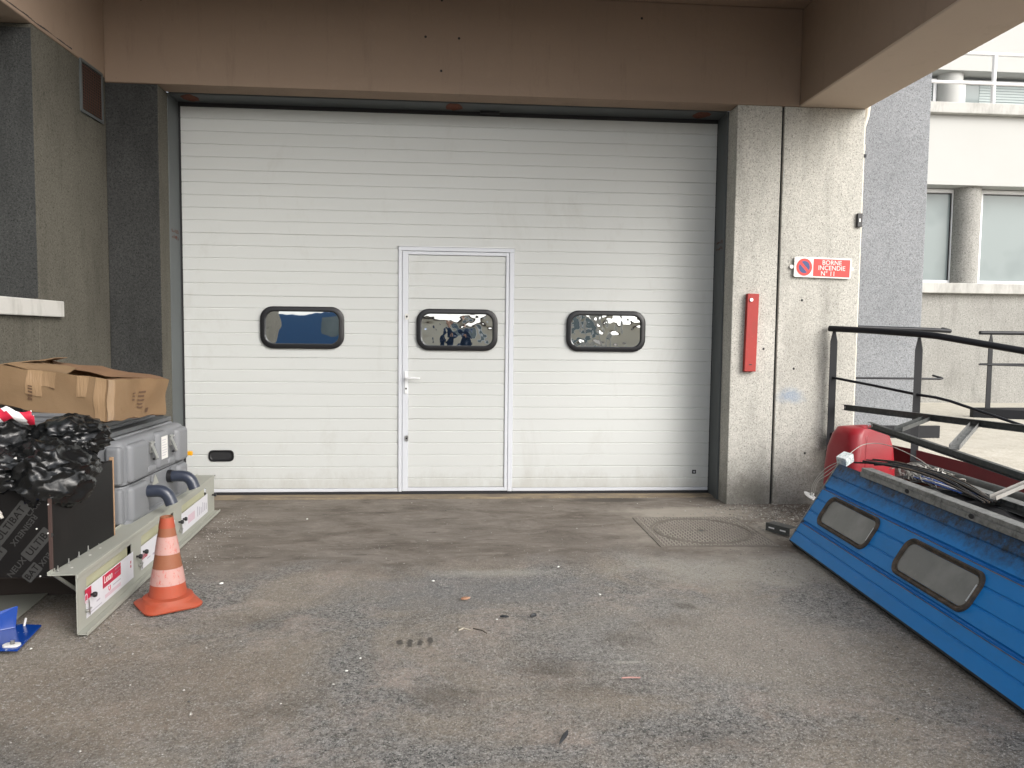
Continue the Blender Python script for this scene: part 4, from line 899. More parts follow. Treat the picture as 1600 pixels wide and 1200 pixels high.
for y, z in ((.265, .150), (.66, .165)):
    pts = [(-.02, y, z), (.09, y, z)] + [(.09 + .065 * math.sin(R(a)), y + .0, z - .065 * (1 - math.cos(R(a)))) for a in range(10, 75, 8)]
    l_ = pts[-1]; d_ = Vector(pts[-1]) - Vector(pts[-2]); d_.normalize(); pts.append(tuple(Vector(l_) + d_ * .035))
    obj('pipe_elbow', MB().tube(pts, .036, 20), m_elb, cs, smooth=50)
    obj('pipe_collar', MB().tube([(-.0, y, z), (.028, y, z)], .041, 20), m_black, cs, smooth=50)

# ---------------------------------------------------------------- carton and profiles on top
m_alu = Mat('dull_aluminium_profile', (.30, .31, .33), .42, .55); m_alu.bump(m_alu.noise(40, 3, .5, (1, .1, 1)), .1, .001)
m_dslat = Mat('dark_grey_slat', (.075, .08, .085), .45); m_dslat.mix(m_dslat.ramp(m_dslat.noise(6), (.4, 0), (.7, .5)), (.11, .115, .12)).bump(m_dslat.noise(30), .08, .001)
def slotprof(s_):
    h = s_ / 2; g_ = s_ * .12; d_ = s_ * .22
    return [(-h, 0), (h, 0), (h, h - g_), (h - d_, h - g_), (h - d_, h + g_), (h, h + g_), (h, s_), (g_, s_), (g_, s_ - d_), (-g_, s_ - d_), (-g_, s_), (-h, s_), (-h, h + g_), (-h + d_, h + g_), (-h + d_, h - g_), (-h, h - g_)]
for i, (a, b_, s_) in enumerate((((-1.985, 4.10, .800), (-2.00, 5.15, .800), .045), ((-2.045, 4.14, .798), (-2.07, 5.2, .798), .045), ((-2.12, 4.05, .797), (-2.15, 5.25, .797), .045), ((-2.20, 4.05, .80), (-2.25, 5.25, .80), .045))):
    e_ = empty('aluminium_profile', a, label=('rightmost', 'second from the right', 'third from the right', 'leftmost')[i] + ' slotted aluminium profile running back under the cardboard box', cat='metal profile', group='aluminium profiles under the carton')
    a_, b2 = Vector(a), Vector(b_); obj('profile', MB().bar((0, 0, 0), b2 - a_, slotprof(s_)), m_dslat if i != 3 else m_alu, e_)
    obj('end_plate', MB().box(-.022, .022, -.004, -.001, .001, .044), m_alu, e_, bevel=.001)
for i, z in enumerate((.862, .905)):
    e_ = empty('aluminium_profile', (-2.52, 4.16 + .012 * i, z - .01), label=('lower', 'upper')[i] + ' silver profile lying crossways under the left end of the cardboard box', cat='metal profile', group='silver crosswise profiles')
    obj('profile', MB().bar((0, 0, 0), (.50 - .03 * i, 0, -.012), slotprof(.04)), m_alu, e_); obj('end_plate', MB().box(.50 - .03 * i, .504 - .03 * i, -.02, .02, -.012, .027), m_chrome, e_)
    for k in (-1, 1): obj('end_bolt', MB().tube([(.504 - .03 * i, k * .010, .008), (.513 - .03 * i, k * .010, .008)], .006, 8), m_chrome, e_)
e_ = empty('dark_side_board', (-2.15, 4.7, .77), label='dark flat board lying on the grey case under the aluminium profiles', cat='board')
obj('board', MB().box(-.40, .24, -.40, .55, 0, .026), m_dslat, e_, bevel=.003)

m_card = Mat('brown_cardboard', (.205, .137, .078), .75, spec=.25)
m_card.mix(m_card.ramp(m_card.noise(3, 5, .6), (.35, 0), (.7, .5)), (.175, .10, .047)).mix(m_card.ramp(m_card.noise(9, 6, .7), (.62, 0), (.72, .35)), (.12, .065, .03)).bump(m_card.noise(6, 5, .6), .5, .012).bump(m_card.noise(60, 2, .5, (.2, .2, 3)), .1, .001)
m_cardin = Mat('cardboard_inside', (.17, .095, .05), .85); m_cardin.bump(m_cardin.noise(8, 4), .4, .01)
m_tape = Mat('clear_packing_tape', (.30, .20, .115), .08, spec=.8); m_tape.bump(m_tape.noise(40, 4, .7, (1, 1, .1)), .9, .006)
m_ink = Mat('faded_ink', (.10, .055, .03), .7); m_ink.bump(m_ink.noise(60), .05, .001)
ct = empty('cardboard_box', (-1.9, 4.28, .88), label='large crumpled open cardboard box with shiny tape on top of the junk pile', cat='box')
CB = [Vector((-1.896, 4.25, .878)), Vector((-2.455, 4.25, .965)), Vector((-2.47, 4.76, .955)), Vector((-1.795, 4.80, .860))]
CT = [Vector((-1.885, 4.25, 1.105)), Vector((-2.425, 4.24, 1.178)), Vector((-2.44, 4.78, 1.185)), Vector((-1.765, 4.81, 1.075))]
CO = Vector((-1.9, 4.28, .88)); cen = sum(CB, Vector()) / 4
def crum(p, a=.016): return Vector((noise.noise(p * 7), noise.noise(p * 7 + Vector((9, 1, 4))), noise.noise(p * 7 + Vector((3, 8, 2))))) * a + Vector((0, 0, noise.noise(p * 19) * a * .4))
def quad_sheet(c4, nu, nv, th, amp=.016, inward=None):
    """thick crumpled sheet from corners c00 c10 c11 c01"""
    b = MB(); n_ = (c4[1] - c4[0]).cross(c4[3] - c4[0]).normalized()
    for side in (0, 1):
        for j in range(nv + 1):
            for i in range(nu + 1):
                u, v = i / nu, j / nv; p = (c4[0] * (1 - u) + c4[1] * u) * (1 - v) + (c4[3] * (1 - u) + c4[2] * u) * v
                b.v.append(tuple(p + crum(p, amp) + n_ * th * side - CO))
    K = (nu + 1) * (nv + 1)
    for side in (0, 1):
        for j in range(nv):
            for i in range(nu):
                a = side * K + j * (nu + 1) + i; f = (a, a + 1, a + nu + 2, a + nu + 1); b.f.append(f if side else f[::-1])
    for j in range(nv): 
        for i in (0, nu): a = j * (nu + 1) + i; b.f.append((a, a + nu + 1, a + nu + 1 + K, a + K))
    for i in range(nu):
        for j in (0, nv): a = j * (nu + 1) + i; b.f.append((a, a + 1, a + 1 + K, a + K))
    return b
for i in range(4):
    j = (i + 1) % 4
    obj('side_wall', quad_sheet([CB[i], CB[j], CT[j], CT[i]], 18, 8, -.005), m_card, ct, smooth=30)
obj('bottom', quad_sheet([CB[0], CB[1], CB[2], CB[3]], 10, 8, .004), m_cardin, ct)
# flaps
obj('flap', quad_sheet([CT[1] + Vector((.03, .0, .004)), CT[0] + Vector((-.22, .0, .018)), Vector((-2.14, 4.46, 1.150)), Vector((-2.36, 4.50, 1.185))], 10, 6, .004, .014), m_card, ct, smooth=30)
obj('flap', quad_sheet([CT[2], CT[1], CT[1] + Vector((.10, .10, .012)), CT[2] + Vector((.12, -.05, .02))], 8, 5, .004, .01), m_card, ct, smooth=30)
obj('flap', quad_sheet([CT[3] + Vector((0, 0, 0)), CT[2], CT[2] + Vector((.12, -.20, -.03)), CT[3] + Vector((-.15, -.16, .01))], 12, 5, .004, .02), m_cardin, ct, smooth=30)
obj('flap', quad_sheet([CT[0], CT[3], CT[3] + Vector((-.09, .0, -.10)), CT[0] + Vector((-.10, .02, -.13))], 8, 5, .004, .02), m_cardin, ct, smooth=30)
def on_face(i, u, v, o=0):
    j = (i + 1) % 4; p = (CB[i] * (1 - u) + CB[j] * u) * (1 - v) + (CT[i] * (1 - u) + CT[j] * u) * v
    n_ = (CB[j] - CB[i]).cross(CT[i] - CB[i]).normalized(); 
    if n_.dot(p - cen) < 0: n_ = -n_
    return p + crum(p) + n_ * o - CO
def strip_on(i, u0, u1, v0, v1, name, mat, o=.0022, nv=10):
    b = MB(); nu = 3; o += .007
    for s_ in range(nv + 1):
        for r_ in range(nu + 1): b.v.append(tuple(on_face(i, u0 + (u1 - u0) * r_ / nu, v0 + (v1 - v0) * s_ / nv, o)))
    for s_ in range(nv):
        for r_ in range(nu): a = s_ * (nu + 1) + r_; b.f.append((a, a + 1, a + nu + 2, a + nu + 1))
    return obj(name, b, mat, ct, smooth=60)
strip_on(0, .0, .10, .0, 1, 'tape', m_tape); strip_on(3, .90, 1.0, .0, 1, 'tape', m_tape) 
strip_on(0, .60, .74, .35, 1, 'tape', m_tape); strip_on(0, .17, .28, .5, 1, 'tape', m_tape); strip_on(0, .46, .60, .62, .98, 'tape', m_tape)
for k in range(5):
    strip_on(3, .40 + (k % 2) * .012, .50, .62 - .09 * k, .66 - .09 * k, 'printed_mark', m_ink, .003, 2); strip_on(0, .68, .715, .55 - .08 * k, .60 - .08 * k, 'printed_mark', m_ink, .004, 2)
for k in range(3): strip_on(3, .55 , .60, .60 - .09 * k, .635 - .09 * k, 'printed_mark', m_ink, .003, 2)
strip_on(0, .46, .52, .60, .62, 'printed_mark', m_ink, .004, 2); strip_on(3, .30, .34, .10, .22, 'printed_mark', m_ink, .003, 2)

# ---------------------------------------------------------------- black bin bags and tape
m_bag = Mat('black_polythene', (.006, .0065, .007), .27, spec=.5); m_bag.bump(m_bag.noise(7, 2, .5, dist=1.5), .25, .015)
def bag(name, c, r_, seed, label, sub=5, amp=.16, floor=None, group=None):
    bm = bmesh.new(); bmesh.ops.create_icosphere(bm, subdivisions=sub, radius=1)
    off_ = Vector((seed * 3.1, seed * 1.7, seed))
    for v in bm.verts:
        p = v.co.copy(); q_ = p * 1.6 + off_
        warp = Vector((noise.noise(q_ * 1.3), noise.noise(q_ * 1.3 + Vector((5, 5, 5))), noise.noise(q_ * 1.3 + Vector((1, 9, 4))))) * .9
        q3 = (q_ + warp * .55); q3 = Vector((q3.x * 1.0, q3.y * .8, q3.z * 1.5))
        rid = abs(noise.noise(q3 * .85)); rid2 = abs(noise.noise(q3 * 1.9 + Vector((2, 2, 2)))); rid3 = abs(noise.noise(q3 * 4.1 + Vector((7, 2, 1))))
        d_ = .98 + amp * (.75 - 1.9 * rid ** .75) + amp * .62 * (.6 - 1.8 * rid2 ** .7) + amp * .22 * (.6 - 1.8 * rid3 ** .7) + .08 * noise.noise(q_ * .7)
        p = p * d_; v.co = Vector((p.x * r_[0], p.y * r_[1], p.z * r_[2]))
        if floor is not None and v.co.z < floor: v.co.z = floor + (v.co.z - floor) * .12
    me = bpy.data.meshes.new(name); bm.to_mesh(me); bm.free()
    o = obj(name, me, m_bag, smooth=60); o.location = c; tag(o, label, 'bin bag', group); return o
GB = 'black bin bags on the plywood crate'
bag('bin_bag', (-1.875, 3.64, .70), (.185, .21, .165), 1, 'black bin bag sagging over the near corner of the plywood crate', group=GB)
bag('bin_bag', (-1.90, 3.90, .835), (.165, .15, .105), 2.3, 'crumpled black bin bag under the corner of the cardboard box, highest at the right', group=GB)
bag('bin_bag', (-2.16, 3.72, .83), (.18, .17, .17), 3.7, 'tall black bin bag at the left edge beneath the red and white tape', group=GB)
bag('bin_bag', (-2.09, 3.56, .72), (.22, .14, .11), 5.1, 'flat black bin bag along the front rim of the plywood crate', group=GB)
bag('bin_bag', (-2.35, 3.85, .78), (.25, .26, .2), 6.4, 'black bin bag against the left wall behind the other bags', group=GB)
m_twr = Mat('red_white_tape', (.52, .02, .05), .4)
tcx = m_twr.n('ShaderNodeTexCoord'); wv = m_twr.n('ShaderNodeTexWave', wave_type='BANDS', bands_direction='DIAGONAL'); wv.inputs['Scale'].default_value = 5.5; wv.inputs['Distortion'].default_value = .4
m_twr.t.links.new(tcx.outputs['Object'], wv.inputs[0]); m_twr.mix(m_twr.ramp(wv.outputs[0], (.52, 0), (.56, 1)), (.80, .80, .80))
tp = empty('barrier_tape', label='crumpled red and white barrier tape draped over the black bin bags at the left edge', cat='barrier tape')
def ribbon(pts, wd, tw=0):
    P = [Vector(p) for p in pts]; b = MB(); n_ = 40
    for k in range(n_ + 1):
        t = k / n_ * (len(P) - 1); i = min(int(t), len(P) - 2); f = t - i; f = f * f * (3 - 2 * f); c_ = P[i].lerp(P[i + 1], f)
        a = tw * k / n_ + noise.noise(c_ * 6) * 1.4; dd = Vector((0, math.sin(a) * .5, 1)).normalized() * wd / 2
        c_ = c_ + crum(c_ * 2, .02); b.v += [tuple(c_ - dd), tuple(c_ + dd)]
    for k in range(n_): a = 2 * k; b.f.append((a, a + 1, a + 3, a + 2))
    return b
for pts in ([(-2.25, 3.60, .92), (-2.13, 3.58, .97), (-2.04, 3.60, .985), (-1.94, 3.62, .955)], [(-2.22, 3.55, .985), (-2.12, 3.53, .90), (-2.08, 3.55, .955), (-2.0, 3.57, .985), (-1.93, 3.60, .975)], [(-2.2, 3.50, .94), (-2.10, 3.50, .885), (-2.17, 3.49, .84), (-2.10, 3.50, .86)]):
    o = obj('tape_length', ribbon(pts, .045), m_twr, tp, smooth=40); sm = o.modifiers.new('thickness', 'SOLIDIFY'); sm.thickness = .0012
e_ = empty('white_lettered_bag', label='white printed patch on the black plastic at the far left edge of the pile', cat='plastic print')
for pts in ([(-2.06, 3.47, .80), (-2.035, 3.46, .775), (-2.03, 3.46, .745)], [(-1.985, 3.47, .755), (-1.97, 3.47, .765)], [(-1.955, 3.475, .772), (-1.93, 3.48, .785)]):
    o = obj('print_mark', ribbon(pts, .022), m_signw, e_); sm = o.modifiers.new('thickness', 'SOLIDIFY'); sm.thickness = .001
# yellow handle on the strap by the jamb
m_yel = Mat('yellow_plastic', (.75, .36, .01), .4); m_yel.bump(m_yel.noise(40), .05, .001)
yh = empty('yellow_strap_handle', (-2.12, 6.05, .40), label='yellow handle on a black strap hanging at the left jamb behind the grey case', cat='handle')
obj('grip', MB().loft([[(x + dx, dy, z + dz) for dx, dz in ((-.0, -.018), (.0, .018)) for dy in (-.012, .012)] for x, z in ((0, -.02),)] if False else [rr for rr in [[(x, y * 1.0, z0 + z) for y, z in ((-.014, -.016), (.014, -.016), (.014, .016), (-.014, .016))] for x, z0 in ((-.05, -.01), (0, .01), (.05, .018), (.075, .016))]]), m_yel, yh, bevel=.004)
obj('tail', MB().box(-.052, -.034, -.008, .008, -.09, -.02), m_yel, yh, bevel=.003)
obj('strap', MB().box(-.055, -.012, .01, .016, -.1, .16), m_seal, yh); obj('ratchet', MB().box(-.062, .012, -.02, .02, .13, .18), m_black, yh, bevel=.004)

# ---------------------------------------------------------------- traffic cone
m_cone = Mat('scuffed_orange_rubber', (.36, .062, .026), .65)
m_cone.mix(m_cone.ramp(m_cone.noise(6, 5, .7), (.45, 0), (.7, .6)), (.27, .07, .036)).mix(m_cone.ramp(m_cone.noise(25, 6, .8), (.6, 0), (.74, .6)), (.24, .10, .06)).bump(m_cone.noise(30, 4), .2, .002)
m_cband = Mat('worn_pale_band', (.46, .27, .24), .6)
m_cband.mix(m_cband.ramp(m_cband.noise(55, 4, .8, (1, 1, .5)), (.55, 0), (.66, .9)), (.48, .10, .08)).mix(m_cband.ramp(m_cband.noise(9, 4, .7), (.62, 0), (.70, .8)), (.30, .25, .19)).bump(m_cband.noise(70), .2, .001)
m_cfade = Mat('faded_orange_rubber', (.25, .085, .04), .65); m_cfade.mix(m_cfade.ramp(m_cfade.noise(20, 6, .8), (.45, 0), (.7, .6)), (.25, .11, .055)).bump(m_cfade.noise(40), .2, .002)
cn = empty('traffic_cone', (-1.424, 3.83, 0), label='scuffed orange and white rubber traffic cone standing on the asphalt before the steel cabinet front', cat='traffic cone')
bs = MB().loft([rr_loop(.272, .272, .05, .004, rot=.62), rr_loop(.278, .278, .055, .012, rot=.62), rr_loop(.262, .262, .055, .020, rot=.62), [( .122 * math.cos(k * 2 * math.pi / 28 + .62), .122 * math.sin(k * 2 * math.pi / 28 + .62), .034) for k in range(28)], [(.115 * math.cos(k * 2 * math.pi / 28 + .62), .115 * math.sin(k * 2 * math.pi / 28 + .62), .050) for k in range(28)], [(.09 * math.cos(k * 2 * math.pi / 28 + .62), .09 * math.sin(k * 2 * math.pi / 28 + .62), .056) for k in range(28)]])
bo = obj('base', bs, m_cone, cn, smooth=40)
for v in bo.data.vertices:
    v.co.z += .006 * noise.noise(Vector((v.co.x * 6, v.co.y * 6, 2))) if v.co.z < .03 else 0
def conseg(z0, z1, name, mat, lip=0):
    r_ = lambda z: .091 - (z - .045) * (.091 - .030) / (.444 - .045)
    pr_ = [(r_(z0) + lip, z0)] + [(r_(z0 + (z1 - z0) * k / 6) + lip, z0 + (z1 - z0) * k / 6) for k in range(1, 7)]
    b = MB(); b.loft([[(rr * math.cos(k * math.pi / 20), rr * math.sin(k * math.pi / 20), z) for k in range(40)] for rr, z in pr_], cap=False); return obj(name, b, mat, cn, smooth=40)
conseg(.045, .118, 'lower_section', m_cone); conseg(.116, .196, 'pale_band', m_cband, .0016); conseg(.194, .268, 'middle_section', m_cfade); conseg(.266, .352, 'pale_band', m_cband, .0016)
conseg(.350, .395, 'upper_section', m_cfade); conseg(.394, .444, 'top_section', m_cone, .001)
tpr = MB().loft([[(rr * math.cos(k * math.pi / 12), rr * math.sin(k * math.pi / 12), z) for k in range(24)] for rr, z in ((.031, .442), (.0315, .447), (.028, .449), (.023, .447), (.021, .41), (.001, .409))], cap=False); obj('tip_opening', tpr, m_cfade, cn, smooth=40)

# ---------------------------------------------------------------- blue bracket bottom left
m_bbr = Mat('glossy_blue_paint', (.005, .045, .26), .22, spec=.6); m_bbr.mix(m_bbr.ramp(m_bbr.noise(18, 4, .7), (.66, 0), (.70, .8)), (.35, .42, .55)); m_bbr.bump(m_bbr.noise(9, 3), .3, .006)
bbk = empty('blue_steel_bracket', (-1.93, 3.40, 0), label='bright blue bent steel bracket lying on the ground at the lower left corner', cat='bracket')
b = MB(); b.loft([[(x, y, z) for x, y in ((-.18, -.13), (.10, -.145), (.075, .06) if False else (.052, .135), (-.05, .15), (-.2, .12))] for z in (.012, .020)])
obj('plate', b, m_bbr, bbk, bevel=.002)
b = MB(); b.loft([[(x + o_, y + o_ * .6, z) for x, y, z in ((-.22, -.02, .021), (-.045, .105, .021), (-.04, .12, .115), (-.20, .03, .08))] for o_ in (0, -.008)])
obj('upright_tab', b, m_bbr, bbk, bevel=.002)
wsh = obj('washer', MB().ring(0, 0, [(.07, .045, .02, 0), (.068, .043, .019, .006), (.03, .018, .008, .008), (.028, .016, .007, 0)], None, 5), m_signw, bbk, smooth=40)
wsh.matrix_local = Matrix.Translation((.052, -.10, .0205)) @ Matrix.Rotation(R(90), 4, 'X')
obj('bolt', MB().tube([(.052, -.095, .02), (.052, -.093, .040)], .009, 8), m_chrome, bbk, smooth=40)
obj('stud', MB().tube([(-.02, .125, .015), (-.012, .128, .055)], .005, 8), m_signw, bbk, smooth=40)

# ---------------------------------------------------------------- litter on the ground
def blob(name, x, y, sx_, sy_, sz_, mat, label, cat, rz=0, seed=1, tri=8):
    b = MB(); rings = []
    for zz_, s_ in ((0, 1), (.6, .92), (1, .55)):
        rings.append([(sx_ * s_ * math.cos(k * 2 * math.pi / tri) * (1 + .45 * noise.noise((k * 1.3, seed, 0))), sy_ * s_ * math.sin(k * 2 * math.pi / tri) * (1 + .45 * noise.noise((k * 1.7, seed, 5))), zz_ * sz_ + .004) for k in range(tri)])
    b.loft(rings); o = obj(name, b, mat); o.location = (x, y, 0); o.rotation_euler.z = rz; tag(o, label, cat); return o
m_stone = Mat('white_chip', (.72, .72, .68), .7); m_stone.bump(m_stone.noise(60), .2, .001)
m_leaf = Mat('dead_leaf', (.34, .16, .085), .7); m_leaf.mix(m_leaf.ramp(m_leaf.noise(60), (.4, 0), (.6, .6)), (.52, .34, .24))
m_dry = Mat('dry_twig', (.40, .36, .29), .7); m_dry.bump(m_dry.noise(60), .2, .001)
m_fea = Mat('dark_feather', (.02, .022, .025), .5); m_fea.bump(m_fea.noise(80), .2, .001)
m_pink = Mat('pinkish_plastic', (.45, .24, .21), .5); m_pink.bump(m_pink.noise(80), .1, .001)
blob('dead_leaf', .064, 3.841, .028, .018, .006, m_leaf, 'curled rust brown dead leaf on the asphalt in line with the wicket door', 'leaf', .4, 3, 9)
blob('black_chip', .249, 3.574, .024, .010, .008, m_fea, 'left of two black chips on the asphalt in the middle of the yard', 'debris', -.2, 5)
blob('black_chip', .390, 3.576, .020, .008, .014, m_fea, 'right of two black chips on the asphalt in the middle of the yard', 'debris', .4, 7)
f_ = MB().loft([[(x * w2, y, z) for x, z in ((-1, .006), (0, .011), (1, .006), (0, .004))] for y, w2 in ((-.045, .001), (-.03, .004), (0, .008), (.03, .009), (.05, .003))]); o = obj('feather', f_, m_fea); o.location = (.375, 2.455, 0); o.rotation_euler.z = -.45; tag(o, 'dark grey feather lying on the asphalt nearest the bottom of the picture', 'feather')
o = obj('plastic_stick', MB().tube([(-.035, 0, .008), (0, .001, .009), (.04, -.002, .008)], .0032, 6), m_pink); o.location = (.708, 2.887, 0); tag(o, 'thin pinkish plastic stick lying on the asphalt right of centre', 'stick')
tw = MB().tube([(-.035, .025, .006), (-.01, .006, .010), (.03, -.018, .007)], [.004, .005, .002], 6).tube([(-.01, .006, .01), (-.035, -.012, .006)], [.004, .003], 6); o = obj('dry_twig', tw, m_dry); o.location = (.06, 3.42, 0); tag(o, 'forked pale dry twig on the asphalt before the wicket door', 'twig')
o = obj('thin_twig', MB().tube([(-.03, .03, .006), (.01, .0, .008), (.03, -.03, .006)], .003, 6), m_grime); o.location = (.125, 3.40, 0); tag(o, 'thin dark twig just right of the forked pale twig', 'twig')
for k, (x, y, s_, lab) in enumerate(((-.428, 3.015, .012, 'lower of two white chips left of centre on the asphalt'), (-.387, 3.134, .010, 'upper of two white chips left of centre on the asphalt'), (.774, 3.868, .013, 'round white stone chip on the asphalt below the right door window'),
    (-.109, 4.124, .016, 'flat white chip near the edge of the smooth strip'), (-1.254, 4.13, .020, 'pale chip on the ground just right of the traffic cone'), (-1.071, 5.569, .016, 'white chip on the smooth strip near the left of the garage door'), (.21, 3.54, .010, 'tiny white pebble just left of the black chips'), (.62, 4.35, .015, 'small white fleck on the smooth strip under the right door window'), (-1.80, 3.30, .012, 'white pebble on the ground right of the blue bracket'))):
    blob('white_chip', x, y, s_ * .62, s_ * .45, s_ * .3, m_stone, lab, 'stone chip', k, k + 2, 7)['group'] = 'white stone chips on the ground'
# loose grit: nobody could count it
random.seed(21); gm = MB()
def grit(x, y, s_):
    z = .001; a = random.uniform(0, 6.28); c, sn = math.cos(a), math.sin(a)
    P = [(x + s_ * (c * u - sn * v), y + s_ * (sn * u + c * v), z + s_ * w_) for u, v, w_ in ((1, .2, 0), (-.2, 1, 0), (-.9, -.3, 0), (.3, -.9, 0), (.05, .1, .75))]
    gm.add(P, [(0, 1, 4), (1, 2, 4), (2, 3, 4), (3, 0, 4)])
for _ in range(5200):
    x, y = random.uniform(-2.6, 2.6), random.uniform(1.6, 4.9); grit(x, y, random.uniform(.0015, .004))
for _ in range(1600): grit(random.gauss(2.55, .30), random.gauss(5.65, .22), random.uniform(.003, .010))
for _ in range(700): grit(-1.60 + random.gauss(0, .08), random.uniform(3.3, 5.8), random.uniform(.002, .006))
for _ in range(700): t = random.random(); grit(1.95 - .12 * t + random.gauss(0, .10), 4.7 - 2.6 * t, random.uniform(.002, .006))
for _ in range(500): grit(random.uniform(-2.2, 2.2), 6.33 + random.gauss(0, .04), random.uniform(.002, .005))
for _ in range(260):
    x, y = random.uniform(-2.3, 2.2), random.uniform(1.7, 6.1); grit(x, y, random.uniform(.004, .008))
m_grit = Mat('grit', (.24, .225, .20), .9); m_grit.mix(m_grit.ramp(m_grit.noise(14, 3, .8), (.5, 0), (.6, .9)), (.48, .46, .42)).mix(m_grit.ramp(m_grit.noise(11, 3, .8), (.55, 0), (.6, .9)), (.07, .065, .06))
tag(obj('loose_grit', gm, m_grit), 'loose grit and gravel scattered over the asphalt and along the walls', 'grit', kind='stuff')

# ---------------------------------------------------------------- behind the camera (seen only in the door windows)
cc = empty('carport_column', (3.08, -3.2, 0), label='round concrete column holding the far end of the side beam, behind the viewer', cat='column')
obj('shaft', MB().tube([(0, 0, 0), (0, 0, 3.228)], .21, 28), m_conc, cc, smooth=40); obj('base', MB().tube([(0, 0, 0), (0, 0, .08)], .25, 28), m_conc, cc, smooth=40)
m_cream = Mat('cream_render', (.62, .56, .44), .85); m_cream.bump(m_cream.noise(40), .2, .002)
hb = empty('cream_building', (0, -13, 0), label='long cream building across the yard behind the viewer', cat='building')
obj('wall', MB().box(-16, 16, -.5, 0, 0, 2.1), m_cream, hb); obj('roof', MB().box(-16.3, 16.3, -6, .3, 2.1, 2.25), m_dwood, hb)
for x in (-12, -9, -3, 0.5, 4, 8, 12):
    f = obj('window', MB().box(x - .7, x + .7, .002, .05, 1.0, 1.9), m_wframe, hb); obj('pane', MB().box(x - .62, x + .62, .052, .06, 1.06, 1.84), m_glass, f)
obj('door', MB().box(-6.6, -5.4, .002, .06, 0, 2.0), m_greypan, hb)
m_vblue = Mat('van_blue', (.02, .09, .22), .3); m_vblue.bump(m_vblue.noise(9), .02, .002)
vn = empty('blue_van', (-3.4, -6.2, 0), R(8), label='dark blue panel van parked behind the viewer', cat='van')
prof = [(-2.3, .35), (2.2, .35), (2.35, .6), (2.3, 1.05), (1.75, 1.25), (1.15, 2.05), (.8, 2.15), (-2.2, 2.15), (-2.35, 1.9)]
obj('body', MB().loft([[(x, y, z) for x, z in prof] for y in (-.95, .95)]), m_vblue, vn, bevel=.05)
for y in (-.955, .955): obj('side_window', MB().add([(1.5, y, 1.3), (.5, y, 1.3), (.5, y, 1.9), (1.12, y, 1.9)], [(0, 1, 2, 3)]), m_glass, vn)
for x in (-1.5, 1.5):
    for y in (-.96, .96):
        wv_ = obj('wheel', MB().loft([[(x + r_ * math.cos(k * .2618), y + dy, .34 + r_ * math.sin(k * .2618)) for k in range(24)] for r_, dy in ((.30, -.1), (.34, -.08), (.34, .08), (.30, .1))]), m_seal, vn, smooth=40)
        obj('rim', MB().loft([[(x + .2 * math.cos(k * .2618), y + dy, .34 + .2 * math.sin(k * .2618)) for k in range(24)] for dy in (-.105, .105)]), m_chrome, wv_)
# the person taking the picture stands just behind the camera
m_jack = Mat('navy_jacket', (.012, .035, .085), .8); m_jack.bump(m_jack.noise(12, 4), .4, .01)
m_trou = Mat('dark_trousers', (.02, .022, .028), .85); m_trou.bump(m_trou.noise(12, 4), .4, .01)
m_skin = Mat('skin', (.48, .29, .21), .5); m_skin.bump(m_skin.noise(60), .1, .001)
m_hair = Mat('brown_hair', (.04, .025, .015), .6); m_hair.bump(m_hair.noise(60, 3, .5, (1, 1, .1)), .5, .004)
def skin_obj(name, verts, edges_, root, mat, parent, sub=2):
    me = bpy.data.meshes.new(name); me.from_pydata([v[0] for v in verts], edges_, []); me.materials.append(mat.m)
    o = bpy.data.objects.new(name, me); COL.objects.link(o); o.parent = parent
    sk_ = o.modifiers.new('skin', 'SKIN'); sk_.use_smooth_shade = True
    for i, v in enumerate(verts):
        me.skin_vertices[0].data[i].radius = v[1]; me.skin_vertices[0].data[i].use_root = (i == root)
    ss = o.modifiers.new('sub', 'SUBSURF'); ss.levels = sub; ss.render_levels = sub; return o
ps = empty('person', (-.02, -.55, 0), label='person in a navy jacket and dark trousers holding a phone, behind the viewpoint', cat='person')
V = [((0, 0, .95), (.165, .12)), ((0, 0, 1.15), (.15, .11)), ((0, -.01, 1.35), (.18, .12)), ((0, -.01, 1.48), (.09, .08)), ((0, .0, 1.54), (.058, .058)), ((0, .01, 1.60), (.065, .07)), ((0, .015, 1.68), (.078, .095)), ((0, .005, 1.76), (.05, .06)),
     ((.19, -.01, 1.43), (.07, .07)), ((.24, .05, 1.17), (.052, .052)), ((.12, .26, 1.22), (.04, .04)), ((.06, .33, 1.27), (.028, .034)),
     ((-.19, -.01, 1.43), (.07, .07)), ((-.24, .05, 1.17), (.052, .052)), ((-.12, .26, 1.22), (.04, .04)), ((-.06, .33, 1.27), (.028, .034)),
     ((.10, 0, .86), (.10, .10)), ((.12, .01, .50), (.068, .07)), ((.13, -.01, .10), (.045, .045)), ((.14, .12, .04), (.045, .035)),
     ((-.10, 0, .86), (.10, .10)), ((-.12, .01, .50), (.068, .07)), ((-.13, -.01, .10), (.045, .045)), ((-.14, .12, .04), (.045, .035))]
Ed = [(0, 1), (1, 2), (2, 3), (3, 4), (4, 5), (5, 6), (6, 7), (2, 8), (8, 9), (9, 10), (10, 11), (2, 12), (12, 13), (13, 14), (14, 15), (0, 16), (16, 17), (17, 18), (18, 19), (0, 20), (20, 21), (21, 22), (22, 23)]
body = skin_obj('body', V, Ed, 0, m_jack, ps)
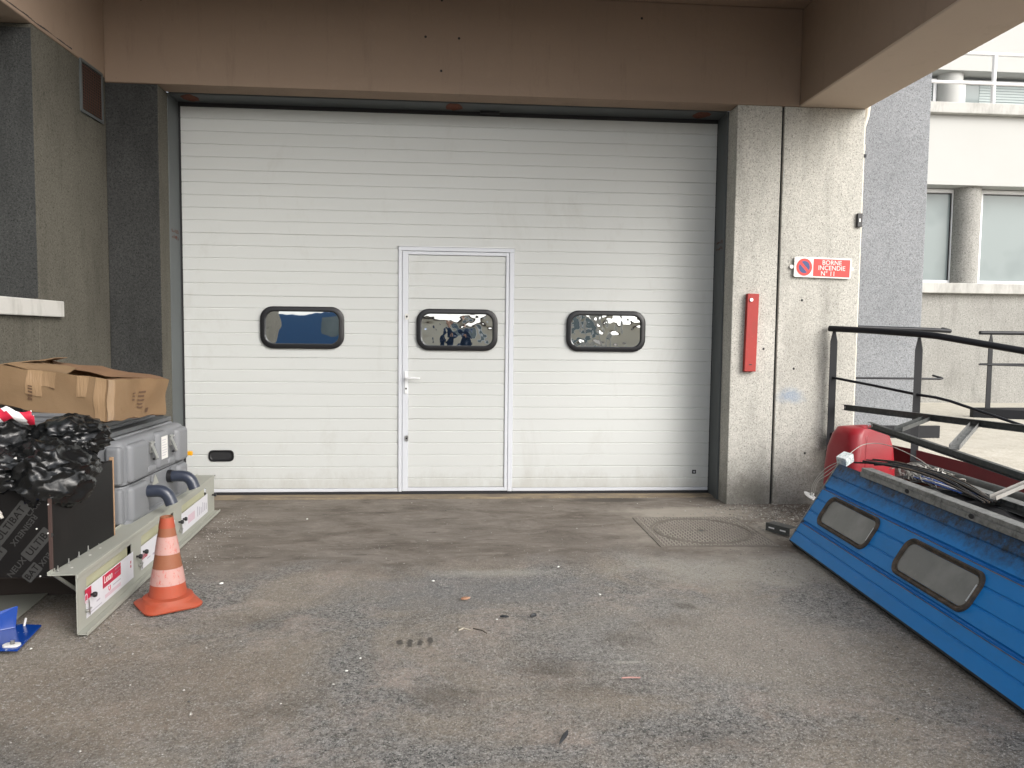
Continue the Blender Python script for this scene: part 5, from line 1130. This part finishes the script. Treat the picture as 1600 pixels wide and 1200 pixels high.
body.data.materials.append(m_skin.m)
hdm = bmesh.new(); bmesh.ops.create_uvsphere(hdm, u_segments=28, v_segments=20, radius=1)
for v in hdm.verts:
    x, y, z = v.co; f = .80 if z < 0 else 1
    x2, y2, z2 = x * .075 * (1 - .22 * max(0, -z)), y * .095, z * .118
    if y > .6: y2 += .018 * math.exp(-((x / .16) ** 2 + ((z + .12) / .28) ** 2)); y2 -= .008 * math.exp(-(((abs(x) - .38) / .18) ** 2 + ((z - .1) / .12) ** 2)); y2 += .005 * math.exp(-((x / .28) ** 2 + ((z + .52) / .07) ** 2))
    v.co = (x2, y2 + .015, z2 + 1.66)
hm = bpy.data.meshes.new('head'); hdm.to_mesh(hm); hdm.free(); obj('head', hm, m_skin, ps, smooth=60)
b = MB()
for sx_ in (-1, 1):
    b.tube([(sx_ * .030, .097, 1.675), (sx_ * .030, .101, 1.675)], .009, 10)
obj('eye', b, m_black, ps)
hh = bmesh.new(); bmesh.ops.create_uvsphere(hh, u_segments=24, v_segments=16, radius=1)
for v in list(hh.verts):
    if v.co.z < -.35 or (v.co.y > .35 and v.co.z < .45): hh.verts.remove(v)
for v in hh.verts: v.co = (v.co.x * .083, v.co.y * .104 + .008, v.co.z * .125 + 1.667)
hm = bpy.data.meshes.new('hair'); hh.to_mesh(hm); hh.free(); o = obj('hair', hm, m_hair, ps, smooth=60); sm = o.modifiers.new('t', 'SOLIDIFY'); sm.thickness = .012
for sx_ in (-1, 1):
    hb_ = MB().loft([[(sx_ * .06 + x, .36 + y, 1.285 + z) for x, z in rrect(.035, .075, .014, 3)] for y in (-.03, .02)])
    for k in range(4): hb_.tube([(sx_ * .055, .375, 1.26 + k * .02), (sx_ * .035, .40, 1.262 + k * .02), (sx_ * .02, .392, 1.264 + k * .02)], [.009, .008, .006], 8)
    hb_.tube([(sx_ * .065, .36, 1.32), (sx_ * .045, .37, 1.345), (sx_ * .025, .375, 1.345)], [.011, .009, .008], 8); obj('hand', hb_, m_skin, ps, smooth=60)
